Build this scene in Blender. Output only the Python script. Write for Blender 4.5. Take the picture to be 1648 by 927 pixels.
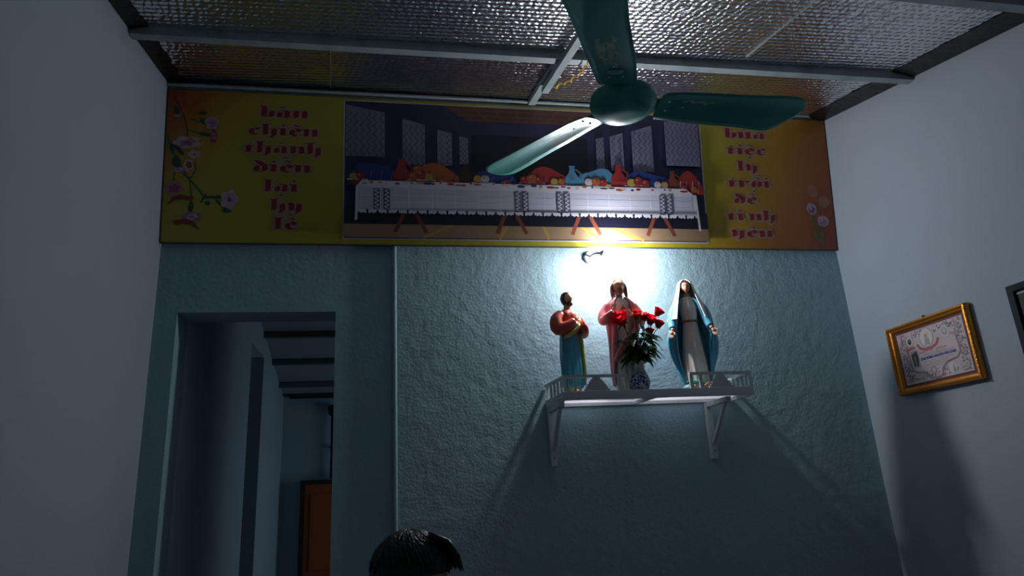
import bpy, bmesh, math, random
from mathutils import Vector, Matrix, noise as mnoise
random.seed(7)
PI = math.pi
for o in list(bpy.data.objects): bpy.data.objects.remove(o)
SC = bpy.context.scene
COL = SC.collection

# ------------------------------------------------------------------ camera
cam = bpy.data.cameras.new('camera')
camo = bpy.data.objects.new('camera', cam); COL.objects.link(camo)
Rm = Matrix(((0.9831, -0.1738, -0.0565), (0.0, 0.3090, -0.9511), (0.1828, 0.9350, 0.3038)))   # rows: image right, image down, view
def _orth():
    up = Vector((-205, -3562, 1102)).normalized()
    d = Vector((-204, 329.5, 1102)).normalized(); d = (d - up * d.dot(up)).normalized()
    x = d.cross(up)
    if x.x < 0: x = -x
    return x, d, up            # world X, Y, Z expressed in (right, down, forward)
wx, wy, wz = _orth()
right = Vector((wx[0], wy[0], wz[0])); down = Vector((wx[1], wy[1], wz[1])); fwd = Vector((wx[2], wy[2], wz[2]))
m = Matrix((right, -down, -fwd)).transposed().to_4x4(); m.translation = Vector((1.057, -3.297, 1.30))
camo.matrix_world = m
cam.sensor_width = 36; cam.sensor_fit = 'HORIZONTAL'; cam.lens = 36 * 1102 / 1648
cam.clip_start = 0.05
SC.camera = camo
# ------------------------------------------------------------------ world, exposure
w = bpy.data.worlds.new('world'); SC.world = w; w.use_nodes = True
w.node_tree.nodes['Background'].inputs[0].default_value = (0.30, 0.42, 0.60, 1)
w.node_tree.nodes['Background'].inputs[1].default_value = 0.05
SC.view_settings.view_transform = 'Standard'; SC.view_settings.look = 'None'
SC.view_settings.exposure = 0.0; SC.view_settings.gamma = 1; SC.view_settings.use_curve_mapping = False
BULB = 900.0          # radiance of the lit bulb on the back wall
def area(name, loc, rot, sx, sy, power, colr):
    l = bpy.data.lights.new(name, 'AREA'); l.shape = 'RECTANGLE'; l.size = sx; l.size_y = sy
    l.energy = power; l.color = colr
    o = bpy.data.objects.new(name, l); COL.objects.link(o); o.location = loc; o.rotation_euler = rot
    return o
# unseen fill light added behind the camera; dusk daylight through the far room's window
area('front_fill_light', (1.8, -4.34, 1.5), (PI / 2, 0, 0), 1.5, 1.1, 0.35, (0.62, 0.80, 1.0))
area('far_window_daylight', (2.42, 2.5, 1.3), (0, PI / 2, 0), 1.2, 1.1, 4.0, (0.70, 0.86, 1.0))

# ------------------------------------------------------------------ materials
def mat(name, base, rough=0.6, metal=0.0, spec=0.5, bump=None, emit=None, coat=0.0, var=None):
    m = bpy.data.materials.new(name); m.use_nodes = True
    nt = m.node_tree; b = nt.nodes['Principled BSDF']
    b.inputs['Base Color'].default_value = (*base, 1); b.inputs['Roughness'].default_value = rough
    b.inputs['Metallic'].default_value = metal
    b.inputs['Specular IOR Level'].default_value = spec
    b.inputs['Coat Weight'].default_value = coat
    if emit:
        b.inputs['Emission Color'].default_value = (*emit[0], 1); b.inputs['Emission Strength'].default_value = emit[1]
    tc = None
    if bump or var:
        tc = nt.nodes.new('ShaderNodeTexCoord')
    if var:                      # (scale, second colour, lo, hi)
        n = nt.nodes.new('ShaderNodeTexNoise'); n.inputs['Scale'].default_value = var[0]; n.inputs['Detail'].default_value = 6
        r = nt.nodes.new('ShaderNodeValToRGB'); r.color_ramp.elements[0].position = var[2]; r.color_ramp.elements[1].position = var[3]
        r.color_ramp.elements[0].color = (*base, 1); r.color_ramp.elements[1].color = (*var[1], 1)
        nt.links.new(tc.outputs['Object'], n.inputs['Vector']); nt.links.new(n.outputs[0], r.inputs[0]); nt.links.new(r.outputs[0], b.inputs['Base Color'])
    if bump:                     # list of (scale, distance)
        prev = None
        for sc, dist in bump:
            n = nt.nodes.new('ShaderNodeTexNoise'); n.inputs['Scale'].default_value = sc; n.inputs['Detail'].default_value = 4
            bn = nt.nodes.new('ShaderNodeBump'); bn.inputs['Distance'].default_value = dist; bn.inputs['Strength'].default_value = 1
            nt.links.new(tc.outputs['Object'], n.inputs['Vector']); nt.links.new(n.outputs[0], bn.inputs['Height'])
            if prev: nt.links.new(prev.outputs[0], bn.inputs['Normal'])
            prev = bn
        nt.links.new(prev.outputs[0], b.inputs['Normal'])
    return m

M = {}
M['wall_rough'] = mat('rough_teal_plaster', (0.31, 0.46, 0.52), 0.75, bump=[(4, 0.008), (19, 0.0042), (70, 0.0022), (160, 0.0008)], spec=0.3, var=(1.3, (0.28, 0.43, 0.49), .35, .7))
M['wall_teal'] = mat('teal_plaster', (0.25, 0.41, 0.46), 0.75, bump=[(6, 0.006), (50, 0.0012)], spec=0.3)
M['wall_side'] = mat('pale_blue_paint', (0.335, 0.41, 0.47), 0.8, bump=[(3, 0.008), (60, 0.0006)], spec=0.2, var=(0.9, (0.31, 0.385, 0.445), .3, .7))
M['wall_room'] = mat('pale_blue_room_paint', (0.38, 0.50, 0.58), 0.8, bump=[(3, 0.008)], spec=0.2)
M['floor'] = mat('grey_tile', (0.42, 0.40, 0.37), 0.35, var=(4, (0.36, 0.34, 0.32), .4, .6))
M['steel'] = mat('painted_steel', (0.24, 0.30, 0.31), 0.5, bump=[(120, 0.0004)], var=(9, (0.17, 0.22, 0.23), .45, .7))
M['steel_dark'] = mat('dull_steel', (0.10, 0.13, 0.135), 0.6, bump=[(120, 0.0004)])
M['darkened_foil'] = mat('foil_dark_reflection', (0.022, 0.016, 0.014), 0.35, 0.4, bump=[(24, 0.006)])  # dark colour stands in for what the curled foil reflects
M['fan'] = mat('glossy_green_enamel', (0.022, 0.26, 0.215), 0.28, coat=0.3, var=(6, (0.026, 0.285, 0.235), .4, .6))
M['fan_worn'] = mat('worn_green_enamel', (0.17, 0.33, 0.27), 0.5, var=(60, (0.32, 0.46, 0.38), .4, .6))
M['chrome'] = mat('bright_metal', (0.7, 0.7, 0.7), 0.2, 1.0)
M['shelf'] = mat('grey_enamel_shelf', (0.55, 0.61, 0.62), 0.45, bump=[(90, 0.0003)])
M['black'] = mat('black_metal', (0.01, 0.01, 0.012), 0.4)
M['white'] = mat('white_paint', (0.8, 0.8, 0.8), 0.5)
M['bulb'] = mat('lit_bulb', (1, 1, 1), 0.4, emit=((0.97, 0.96, 1.0), BULB))
M['socket'] = mat('grey_lamp_socket', (0.45, 0.44, 0.47), 0.4)
M['wire'] = mat('yellow_wire', (0.75, 0.42, 0.03), 0.5)
M['banner_edge'] = mat('dark_frame', (0.03, 0.045, 0.05), 0.5)
M['door'] = mat('orange_brown_wood', (0.42, 0.10, 0.02), 0.45, var=(3, (0.38, 0.09, 0.02), .4, .6))
M['door_frame'] = mat('dark_wood', (0.02, 0.015, 0.012), 0.6)
M['beam_dark'] = mat('dark_beam', (0.05, 0.05, 0.05), 0.7)

def foil():
    m = bpy.data.materials.new('embossed_foil'); m.use_nodes = True; nt = m.node_tree; b = nt.nodes['Principled BSDF']
    N = nt.nodes.new; L = nt.links.new
    b.inputs['Base Color'].default_value = (0.86, 0.82, 0.85, 1); b.inputs['Metallic'].default_value = 1; b.inputs['Roughness'].default_value = 0.21
    tc = N('ShaderNodeTexCoord')
    mp = N('ShaderNodeMapping'); mp.inputs['Rotation'].default_value = (0, 0, 0.72); mp.inputs['Scale'].default_value = (1, 1, 0.02)
    L(tc.outputs['Object'], mp.inputs[0])
    sx = N('ShaderNodeSeparateXYZ'); L(mp.outputs[0], sx.inputs[0])
    wn = N('ShaderNodeTexNoise'); wn.inputs['Scale'].default_value = 22; L(mp.outputs[0], wn.inputs['Vector'])
    def sine(inp, freq, ph):
        a = N('ShaderNodeMath'); a.operation = 'MULTIPLY'; a.inputs[1].default_value = freq; L(inp, a.inputs[0])
        c = N('ShaderNodeMath'); c.operation = 'MULTIPLY_ADD'; c.inputs[1].default_value = ph; L(wn.outputs[0], c.inputs[0]); L(a.outputs[0], c.inputs[2])
        s = N('ShaderNodeMath'); s.operation = 'SINE'; L(c.outputs[0], s.inputs[0]); return s.outputs[0]
    s1 = sine(sx.outputs[0], 2 * PI / 0.052, 6.0); s2 = sine(sx.outputs[1], 2 * PI / 0.038, 6.0)
    mu = N('ShaderNodeMath'); mu.operation = 'MULTIPLY'; L(s1, mu.inputs[0]); L(s2, mu.inputs[1])
    vo = N('ShaderNodeTexVoronoi'); vo.inputs['Scale'].default_value = 58; L(mp.outputs[0], vo.inputs['Vector'])
    ad = N('ShaderNodeMath'); ad.operation = 'MULTIPLY_ADD'; ad.inputs[1].default_value = 0.9; L(vo.outputs[0], ad.inputs[0]); L(mu.outputs[0], ad.inputs[2])
    bp = N('ShaderNodeBump'); bp.inputs['Distance'].default_value = 0.0021; L(ad.outputs[0], bp.inputs['Height'])
    big = N('ShaderNodeTexNoise'); big.inputs['Scale'].default_value = 4; L(tc.outputs['Object'], big.inputs['Vector'])
    b2 = N('ShaderNodeBump'); b2.inputs['Distance'].default_value = 0.004; L(big.outputs[0], b2.inputs['Height']); L(bp.outputs[0], b2.inputs['Normal'])
    L(b2.outputs[0], b.inputs['Normal'])
    return m
M['foil'] = foil()
M['far_ceiling'] = mat('grey_teal_sheet', (0.24, 0.32, 0.35), 0.45, bump=[(7, 0.004)])

def banner_mat():
    m = bpy.data.materials.new('printed_banner_yellow_to_orange'); m.use_nodes = True; nt = m.node_tree; b = nt.nodes['Principled BSDF']
    N = nt.nodes.new; L = nt.links.new
    b.inputs['Roughness'].default_value = 0.38
    tc = N('ShaderNodeTexCoord'); s = N('ShaderNodeSeparateXYZ'); L(tc.outputs['Object'], s.inputs[0])
    def lin(inp, a, c, b2=None, coef=0):
        q = N('ShaderNodeMath'); q.operation = 'MULTIPLY_ADD'; q.inputs[1].default_value = a; q.inputs[2].default_value = c; L(inp, q.inputs[0])
        if b2 is None: return q.outputs[0]
        r = N('ShaderNodeMath'); r.operation = 'MULTIPLY_ADD'; r.inputs[1].default_value = coef; L(b2, r.inputs[0]); L(q.outputs[0], r.inputs[2]); return r.outputs[0]
    # right side: orange with x and downward ; left side: orange at the upper corner
    r = lin(s.outputs[0], 1.15, -0.96, s.outputs[2], -0.55)
    l = lin(s.outputs[0], -2.2, -4.15, s.outputs[2], 1.45)
    l = lin(s.outputs[0], -1.9, -3.55, s.outputs[2], 1.55)
    mx = N('ShaderNodeMath'); mx.operation = 'MAXIMUM'; L(r, mx.inputs[0]); L(l, mx.inputs[1])
    cr = N('ShaderNodeValToRGB'); e = cr.color_ramp.elements
    e[0].position = 0.0; e[0].color = (0.29, 0.27, 0.018, 1)
    e[1].position = 1.0; e[1].color = (0.25, 0.045, 0.018, 1)
    k = e.new(0.35); k.color = (0.34, 0.20, 0.014, 1)
    k = e.new(0.7); k.color = (0.30, 0.095, 0.016, 1)
    L(mx.outputs[0], cr.inputs[0]); L(cr.outputs[0], b.inputs['Base Color'])
    return m
M['banner'] = banner_mat()

# ------------------------------------------------------------------ mesh helpers
class MB:
    def __init__(self): self.bm = bmesh.new(); self.mats = []
    def mi(self, m):
        if m not in self.mats: self.mats.append(m)
        return self.mats.index(m)
    def face(self, vs, m, smooth=False):
        try: f = self.bm.faces.new(vs)
        except ValueError: return
        f.material_index = self.mi(m); f.smooth = smooth
    def poly(self, pts, m):
        self.face([self.bm.verts.new(p) for p in pts], m)
    def box(self, a, b, m, mx=None, bevel=0.0):
        x0, y0, z0 = a; x1, y1, z1 = b
        v = [Vector((x, y, z)) for x in (x0, x1) for y in (y0, y1) for z in (z0, z1)]
        if mx is not None: v = [mx @ p for p in v]
        v = [self.bm.verts.new(p) for p in v]
        fs = []
        for q in ((0, 1, 3, 2), (4, 6, 7, 5), (0, 4, 5, 1), (2, 3, 7, 6), (0, 2, 6, 4), (1, 5, 7, 3)):
            f = self.bm.faces.new([v[i] for i in q]); f.material_index = self.mi(m); fs.append(f)
        if bevel > 0:
            es = list({e for f in fs for e in f.edges})
            bmesh.ops.bevel(self.bm, geom=es, offset=bevel, segments=2, profile=.6, affect='EDGES', clamp_overlap=True)
    def bar(self, p0, p1, w, h, m, up=(0, 0, 1)):          # rectangular bar between two points
        p0 = Vector(p0); p1 = Vector(p1); d = (p1 - p0); L = d.length; d.normalize()
        s = d.cross(Vector(up)).normalized(); u = s.cross(d)
        mx = Matrix((s, d, u)).transposed().to_4x4(); mx.translation = p0
        self.box((-w / 2, 0, -h / 2), (w / 2, L, h / 2), m, mx)
    def tube(self, pts, rad, m, seg=10, cap=True, flat=1.0, smooth=True):
        pts = [Vector(p) for p in pts]; n = len(pts)
        if not hasattr(rad, '__len__'): rad = [rad] * n
        rings = []; ref = None
        for i, p in enumerate(pts):
            t = (pts[min(i + 1, n - 1)] - pts[max(i - 1, 0)]).normalized()
            if ref is None: ref = t.orthogonal().normalized()
            ref = (ref - t * ref.dot(t)).normalized(); b = t.cross(ref)
            rings.append([self.bm.verts.new(p + rad[i] * (math.cos(a) * ref + flat * math.sin(a) * b)) for a in (2 * PI * k / seg for k in range(seg))])
        for i in range(n - 1):
            for k in range(seg):
                self.face([rings[i][k], rings[i][(k + 1) % seg], rings[i + 1][(k + 1) % seg], rings[i + 1][k]], m, smooth)
        if cap: self.face(rings[0][::-1], m); self.face(rings[-1], m)
    def loft(self, rings, m, seg=40, fn=None, smooth=True, cap=True):    # rings: (z, x, y, rx, ry)
        R = []
        for (z, x, y, rx, ry) in rings:
            row = []
            for k in range(seg):
                a = 2 * PI * k / seg; s = fn(a, z) if fn else 1.0
                row.append(self.bm.verts.new((x + rx * s * math.cos(a), y + ry * s * math.sin(a), z)))
            R.append(row)
        for i in range(len(R) - 1):
            for k in range(seg):
                self.face([R[i][k], R[i][(k + 1) % seg], R[i + 1][(k + 1) % seg], R[i + 1][k]], m, smooth)
        if cap: self.face(R[0][::-1], m, smooth); self.face(R[-1], m, smooth)
    def ball(self, c, r, m, seg=16, fn=None, rot=None):
        c = Vector(c)
        if not hasattr(r, '__len__'): r = (r, r, r)
        rows = []
        for i in range(seg // 2 + 1):
            th = PI * i / (seg // 2); row = []
            for k in range(seg):
                a = 2 * PI * k / seg
                d = Vector((math.sin(th) * math.cos(a), math.sin(th) * math.sin(a), math.cos(th)))
                s = fn(d) if fn else 1.0
                p = Vector((d.x * r[0], d.y * r[1], d.z * r[2])) * s
                if rot is not None: p = rot @ p
                row.append(p + c)
                if i in (0, seg // 2): break
            rows.append([self.bm.verts.new(p) for p in row])
        for i in range(len(rows) - 1):
            for k in range(seg):
                A, B = rows[i], rows[i + 1]; k2 = (k + 1) % seg
                if len(A) == 1: self.face([A[0], B[k], B[k2]], m, True)
                elif len(B) == 1: self.face([A[k], B[0], A[k2]], m, True)
                else: self.face([A[k], B[k], B[k2], A[k2]], m, True)
    def build(self, name, parent=None, loc=None, norm=True):
        if norm: bmesh.ops.recalc_face_normals(self.bm, faces=self.bm.faces)
        me = bpy.data.meshes.new(name); self.bm.to_mesh(me); self.bm.free()
        for m in self.mats: me.materials.append(m)
        o = bpy.data.objects.new(name, me); COL.objects.link(o)
        if parent: o.parent = parent
        if loc: o.location = loc
        return o
def tag(o, label=None, cat=None, group=None, kind=None):
    for k, v in (('label', label), ('category', cat), ('group', group), ('kind', kind)):
        if v: o[k] = v
    return o
def empty(name, loc=(0, 0, 0), rz=0, rot=None):
    o = bpy.data.objects.new(name, None); COL.objects.link(o); o.location = loc; o.rotation_euler = rot or (0, 0, rz); o.empty_display_size = .1
    return o
def copy_tree(o, parent=None):
    c = o.copy(); COL.objects.link(c)
    if parent: c.parent = parent
    for ch in list(o.children): copy_tree(ch, c)
    return c
def struct(mb, name, parent=None):
    return tag(mb.build(name, parent), kind='structure')
def sm(rings, n=4):         # Catmull-Rom densify of tuples
    out = []
    P = [rings[0]] + list(rings) + [rings[-1]]
    for i in range(1, len(P) - 2):
        a, b, c, d = P[i - 1], P[i], P[i + 1], P[i + 2]
        for j in range(n):
            t = j / n
            out.append(tuple(0.5 * (2 * b[k] + (c[k] - a[k]) * t + (2 * a[k] - 5 * b[k] + 4 * c[k] - d[k]) * t * t + (3 * b[k] - a[k] - 3 * c[k] + d[k]) * t ** 3) for k in range(len(b))))
    out.append(tuple(rings[-1])); return out
def hull(pts):
    pts = sorted(set((round(x, 6), round(y, 6)) for x, y in pts))
    def half(P):
        h = []
        for p in P:
            while len(h) >= 2 and (h[-1][0] - h[-2][0]) * (p[1] - h[-2][1]) - (h[-1][1] - h[-2][1]) * (p[0] - h[-2][0]) <= 0: h.pop()
            h.append(p)
        return h
    return half(pts)[:-1] + half(pts[::-1])[:-1]

# ------------------------------------------------------------------ room shell
W = 3.6
def zc(x, y):               # foil ceiling height (rises towards the back wall)
    t = x / W
    return (3.401 + .173 * y) * (1 - t) + (3.380 + .239 * y) * t
# back wall: left bay (with door opening) set slightly behind the right bay
mb = MB()
for a, b in (((0, .016, 0), (.10, .20, 3.5)), ((.10, .016, 2.222), (.82, .20, 3.5)), ((.82, .016, 0), (1.10, .20, 3.5))):
    mb.box(a, b, M['wall_teal'])
struct(mb, 'wall_back')
mb = MB(); mb.box((1.10, 0, 0), (W, .20, 3.5), M['wall_rough']); struct(mb, 'wall_back_right')
mb = MB(); mb.tube([(1.103, .002, z * .25) for z in range(0, 15)], 0.010, M['wall_teal'], 12); struct(mb, 'trim_1')
mb = MB(); mb.box((-.12, -4.5, 0), (0, .20, 3.5), M['wall_side']); struct(mb, 'wall_left')
mb = MB(); mb.box((W, -4.5, 0), (W + .12, .20, 3.5), M['wall_side']); struct(mb, 'wall_right')
mb = MB()
for a, b in (((0, -4.5, 0), (1.0, -4.4, 3.5)), ((2.6, -4.5, 0), (W, -4.4, 3.5)), ((1.0, -4.5, 0), (2.6, -4.4, .9)), ((1.0, -4.5, 2.1), (2.6, -4.4, 3.5))):
    mb.box(a, b, M['wall_side'])
struct(mb, 'wall_front')
wf = MB()
for a, b in (((1.0, -4.47, .9), (1.05, -4.41, 2.1)), ((2.55, -4.47, .9), (2.6, -4.41, 2.1)), ((1.05, -4.47, .9), (2.55, -4.41, .95)), ((1.05, -4.47, 2.05), (2.55, -4.41, 2.1)), ((1.78, -4.47, .95), (1.82, -4.41, 2.05))):
    wf.box(a, b, M['white'])
struct(wf, 'added_window_1')  # unseen window, added as a place for the fill light
mb = MB(); mb.box((-.12, -4.5, -.1), (W + .12, 3.6, 0), M['floor']); struct(mb, 'floor')
# ceiling
mb = MB(); nx, ny = 12, 30
g = [[[mb.bm.verts.new((W * i / nx, .0 - 4.4 * j / ny, zc(W * i / nx, -4.4 * j / ny) + h)) for j in range(ny + 1)] for i in range(nx + 1)] for h in (0, .05)]
for h in (0, 1):
    for i in range(nx):
        for j in range(ny):
            mb.face([g[h][i][j], g[h][i + 1][j], g[h][i + 1][j + 1], g[h][i][j + 1]], M['foil'], True)
struct(mb, 'ceiling')
# foil band folded down along both side walls; its dark reflection is painted in
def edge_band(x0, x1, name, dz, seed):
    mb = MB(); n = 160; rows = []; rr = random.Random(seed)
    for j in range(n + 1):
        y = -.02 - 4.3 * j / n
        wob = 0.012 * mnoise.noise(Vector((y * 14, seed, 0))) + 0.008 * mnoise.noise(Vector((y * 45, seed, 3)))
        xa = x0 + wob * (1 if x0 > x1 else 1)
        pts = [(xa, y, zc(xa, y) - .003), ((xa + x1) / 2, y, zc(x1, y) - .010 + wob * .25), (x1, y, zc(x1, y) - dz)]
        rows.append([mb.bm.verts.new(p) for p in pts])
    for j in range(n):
        for k in range(2): mb.face([rows[j][k], rows[j + 1][k], rows[j + 1][k + 1], rows[j][k + 1]], M['darkened_foil'], True)
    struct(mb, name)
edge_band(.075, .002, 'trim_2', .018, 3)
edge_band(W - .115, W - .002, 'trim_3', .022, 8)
# seams between foil sheets
mb = MB()
for (xa, ya, xb, yb) in ((2.703, -.83, 2.699, -1.40), (.782, -.14, .814, -.58)):
    mb.bar((xa, ya, zc(xa, ya) - .002), (xb, yb, zc(xb, yb) - .002), .008 if xa > 2 else .004, .003, M['steel'] if xa > 2 else M['steel_dark'])
struct(mb, 'trim_4')

def steel_beam(name, label, p0, p1, w_, h_, group=None):
    mb = MB(); p0 = Vector(p0); p1 = Vector(p1)
    mb.bar(p0, p1, w_, h_, M['steel'])
    o = mb.build(name); tag(o, label, 'beam', group); return o
def zb(x, y, d): return zc(x, y) - d
cb = steel_beam('ceiling_cross_beam', 'square steel cross beam under the foil ceiling, nearer the banner, wall to wall', (.004, -.632, zb(0, -.632, .022)), (W - .004, -.785, zb(W, -.785, .022)), .040, .040)
steel_beam('ceiling_cross_beam', 'square steel cross beam crossing the upper right corner of the photo', (.004, -1.40, zb(0, -1.40, .022)), (W - .004, -1.50, zb(W, -1.50, .022)), .040, .040)
steel_beam('ceiling_cross_beam', 'square steel cross beam farthest from the banner, behind the fan', (.004, -2.2, zb(0, -2.2, .022)), (W - .004, -2.28, zb(W, -2.28, .022)), .040, .040)
lb = steel_beam('ceiling_long_beam', 'steel beam running from the banner over the fan, under the cross beams', (1.845, -.40, zb(1.845, -.40, .058)), (1.90, -3.2, zb(1.90, -3.2, .058)), .034, .030)
mb = MB(); mb.bar((1.835, -.14, zb(1.83, -.14, .018)), (1.845, -.60, zb(1.845, -.60, .018)), .036, .026, M['steel'])
tag(mb.build('ceiling_stub_beam'), 'short steel beam end between the banner top and the first cross beam', 'beam')
mb = MB(); mb.box((.004, -.150, 3.342), (W - .004, -.122, 3.350), M['steel']); mb.box((.004, -.124, 3.328), (W - .004, -.118, 3.350), M['steel'])
struct(mb, 'trim_5')
# yellow wire twisted round the long beam
mb = MB(); pts = []
for i in range(60):
    t = i / 59; x = 1.885 + .055 * math.sin(t * PI) + .02 * t; y = -.42 - .62 * t
    z = zc(x, y) - .05 - .035 * math.sin(t * PI)
    pts.append((x + .006 * math.sin(t * 60), y, z + .006 * math.cos(t * 60)))
mb.tube(pts, .0022, M['wire'], 6)
pts2 = [(p[0] + .006 * math.sin(i * .5 + 2), p[1], p[2] + .007 * math.cos(i * .5 + 2)) for i, p in enumerate(pts)]
mb.tube(pts2, .0022, M['wire'], 6)
for k in range(4):
    c = pts[40 + k * 3]; mb.tube([(c[0] + .012 * math.cos(a), c[1] + .01 * math.sin(a * 2), c[2] + .012 * math.sin(a)) for a in (i * .4 for i in range(17))], .0018, M['wire'], 6)
tag(mb.build('twisted_wire'), 'yellow twisted wire tied round the ceiling beam beside the fan blade', 'wire')

# ------------------------------------------------------------------ far room behind the doorway
mb = MB(); X0 = .11; T = M['wall_room']
mb.box((-.05, .20, 0), (X0, 1.80, 3.3), T); mb.box((-.05, 1.80, 2.49), (X0, 2.32, 3.3), T); mb.box((-.05, 2.32, 0), (X0, 3.5, 3.3), T)
mb.box((-.60, 1.80, 0), (-.55, 2.32, 2.6), T); mb.box((-.6, 1.70, 0), (-.05, 1.80, 2.6), T); mb.box((-.6, 2.32, 0), (-.05, 2.42, 2.6), T)
struct(mb, 'wall_left_far')
mb = MB(); mb.box((-.05, 3.5, 0), (2.6, 3.6, 3.3), M['wall_room']); struct(mb, 'wall_back_far')
mb = MB()
for a, b in (((2.5, .2, 0), (2.6, 1.8, 3.3)), ((2.5, 3.2, 0), (2.6, 3.5, 3.3)), ((2.5, 1.8, 0), (2.6, 3.2, .7)), ((2.5, 1.8, 1.95), (2.6, 3.2, 3.3))): mb.box(a, b, T)
struct(mb, 'wall_right_far')
mb = MB(); mb.box((.98, .20, 0), (1.08, 1.55, 3.3), T); struct(mb, 'wall_added_partition')  # unseen partition added to shade the near part of the side wall
mb = MB()
a = [mb.bm.verts.new((x, y, 3.3 - .275 * y + h)) for h in (0, .05) for x, y in ((X0, .2), (2.5, .2), (2.5, 3.5), (X0, 3.5))]
mb.face([a[0], a[3], a[2], a[1]], M['far_ceiling']); mb.face([a[4], a[5], a[6], a[7]], M['far_ceiling'])
for k in range(4): mb.face([a[k], a[(k + 1) % 4], a[4 + (k + 1) % 4], a[4 + k]], M['far_ceiling'])
struct(mb, 'ceiling_far')
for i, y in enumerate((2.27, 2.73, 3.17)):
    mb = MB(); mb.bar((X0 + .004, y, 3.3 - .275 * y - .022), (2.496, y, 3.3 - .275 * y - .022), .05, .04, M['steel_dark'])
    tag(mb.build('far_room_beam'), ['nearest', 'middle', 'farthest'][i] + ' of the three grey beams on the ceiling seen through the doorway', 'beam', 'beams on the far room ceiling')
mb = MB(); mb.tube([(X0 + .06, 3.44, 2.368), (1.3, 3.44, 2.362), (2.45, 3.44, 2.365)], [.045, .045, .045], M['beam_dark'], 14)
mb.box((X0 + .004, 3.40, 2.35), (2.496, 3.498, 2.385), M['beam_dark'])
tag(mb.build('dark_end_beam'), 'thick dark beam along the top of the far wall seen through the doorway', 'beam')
# wooden wardrobe-like door leaf against the far wall
root = empty('wooden_door', (.72, 3.44, 0)); tag(root, 'orange brown wooden door in a dark frame, seen through the doorway', 'door')
mb = MB(); h = 1.57
mb.box((-.42, -.05, 0), (-.38, .055, h), M['door_frame']); mb.box((.38, -.05, 0), (.42, .055, h), M['door_frame']); mb.box((-.42, -.052, h - .035), (.42, .055, h), M['door_frame'])
mb.build('frame', root)
mb = MB(); mb.box((-.38, -.02, .01), (.38, .01, h - .036), M['door'])
for x0, x1 in ((-.33, -.03), (.03, .33)):
    for z0, z1 in ((.10, .70), (.80, 1.45)):
        mb.box((x0, -.032, z0), (x1, -.02, z1), M['door'], bevel=.01)
lf = mb.build('door_leaf', root)
mb = MB(); mb.tube([(.34, -.034, .82), (.34, -.06, .82), (.30, -.06, .82)], .008, M['chrome'], 8); mb.build('handle', lf)
# dark vertical pipe
root = empty('dark_pipe', (.572, 3.44, 0)); tag(root, 'dark upright pipe with a flared top beside the orange door in the far room', 'pipe')
mb = MB(); mb.tube([(0, .0, 1.58), (0, 0, 2.14)], .018, M['black'], 10); mb.build('pipe', root)
mb = MB(); mb.tube([(0, 0, 2.14), (0, 0, 2.17), (0, 0, 2.24), (0, 0, 2.25)], [.018, .042, .05, .035], M['black'], 12); mb.build('flared_cap', root)
mb = MB(); mb.box((-.012, .0, 1.85), (.012, .058, 1.875), M['black']); mb.build('bracket', root)

# ------------------------------------------------------------------ banner
TH = math.atan(.11 / .765)
ban = empty('printed_banner', (1.8, -.022, 2.560), rot=(TH, 0, 0))
tag(ban, 'long yellow and orange printed banner with dark red lettering, leaning under the ceiling', 'banner')
mb = MB(); mb.box((-1.792, 0, 0), (1.792, .012, .773), M['banner']); mb.build('banner_panel', ban)
mb = MB()
for a, b in (((-1.797, -.001, -.004), (-1.792, .014, .777)), ((1.792, -.001, -.004), (1.797, .014, .777)), ((-1.797, -.001, -.005), (1.797, .014, 0)), ((-1.797, -.001, .773), (1.797, .014, .777))):
    mb.box(a, b, M['banner_edge'])
mb.build('edging', ban)
Mred = mat('dark_red_ink', (0.20, 0.008, 0.015), .4); Mol = mat('pale_outline_ink', (0.30, 0.23, 0.17), .4)
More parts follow.
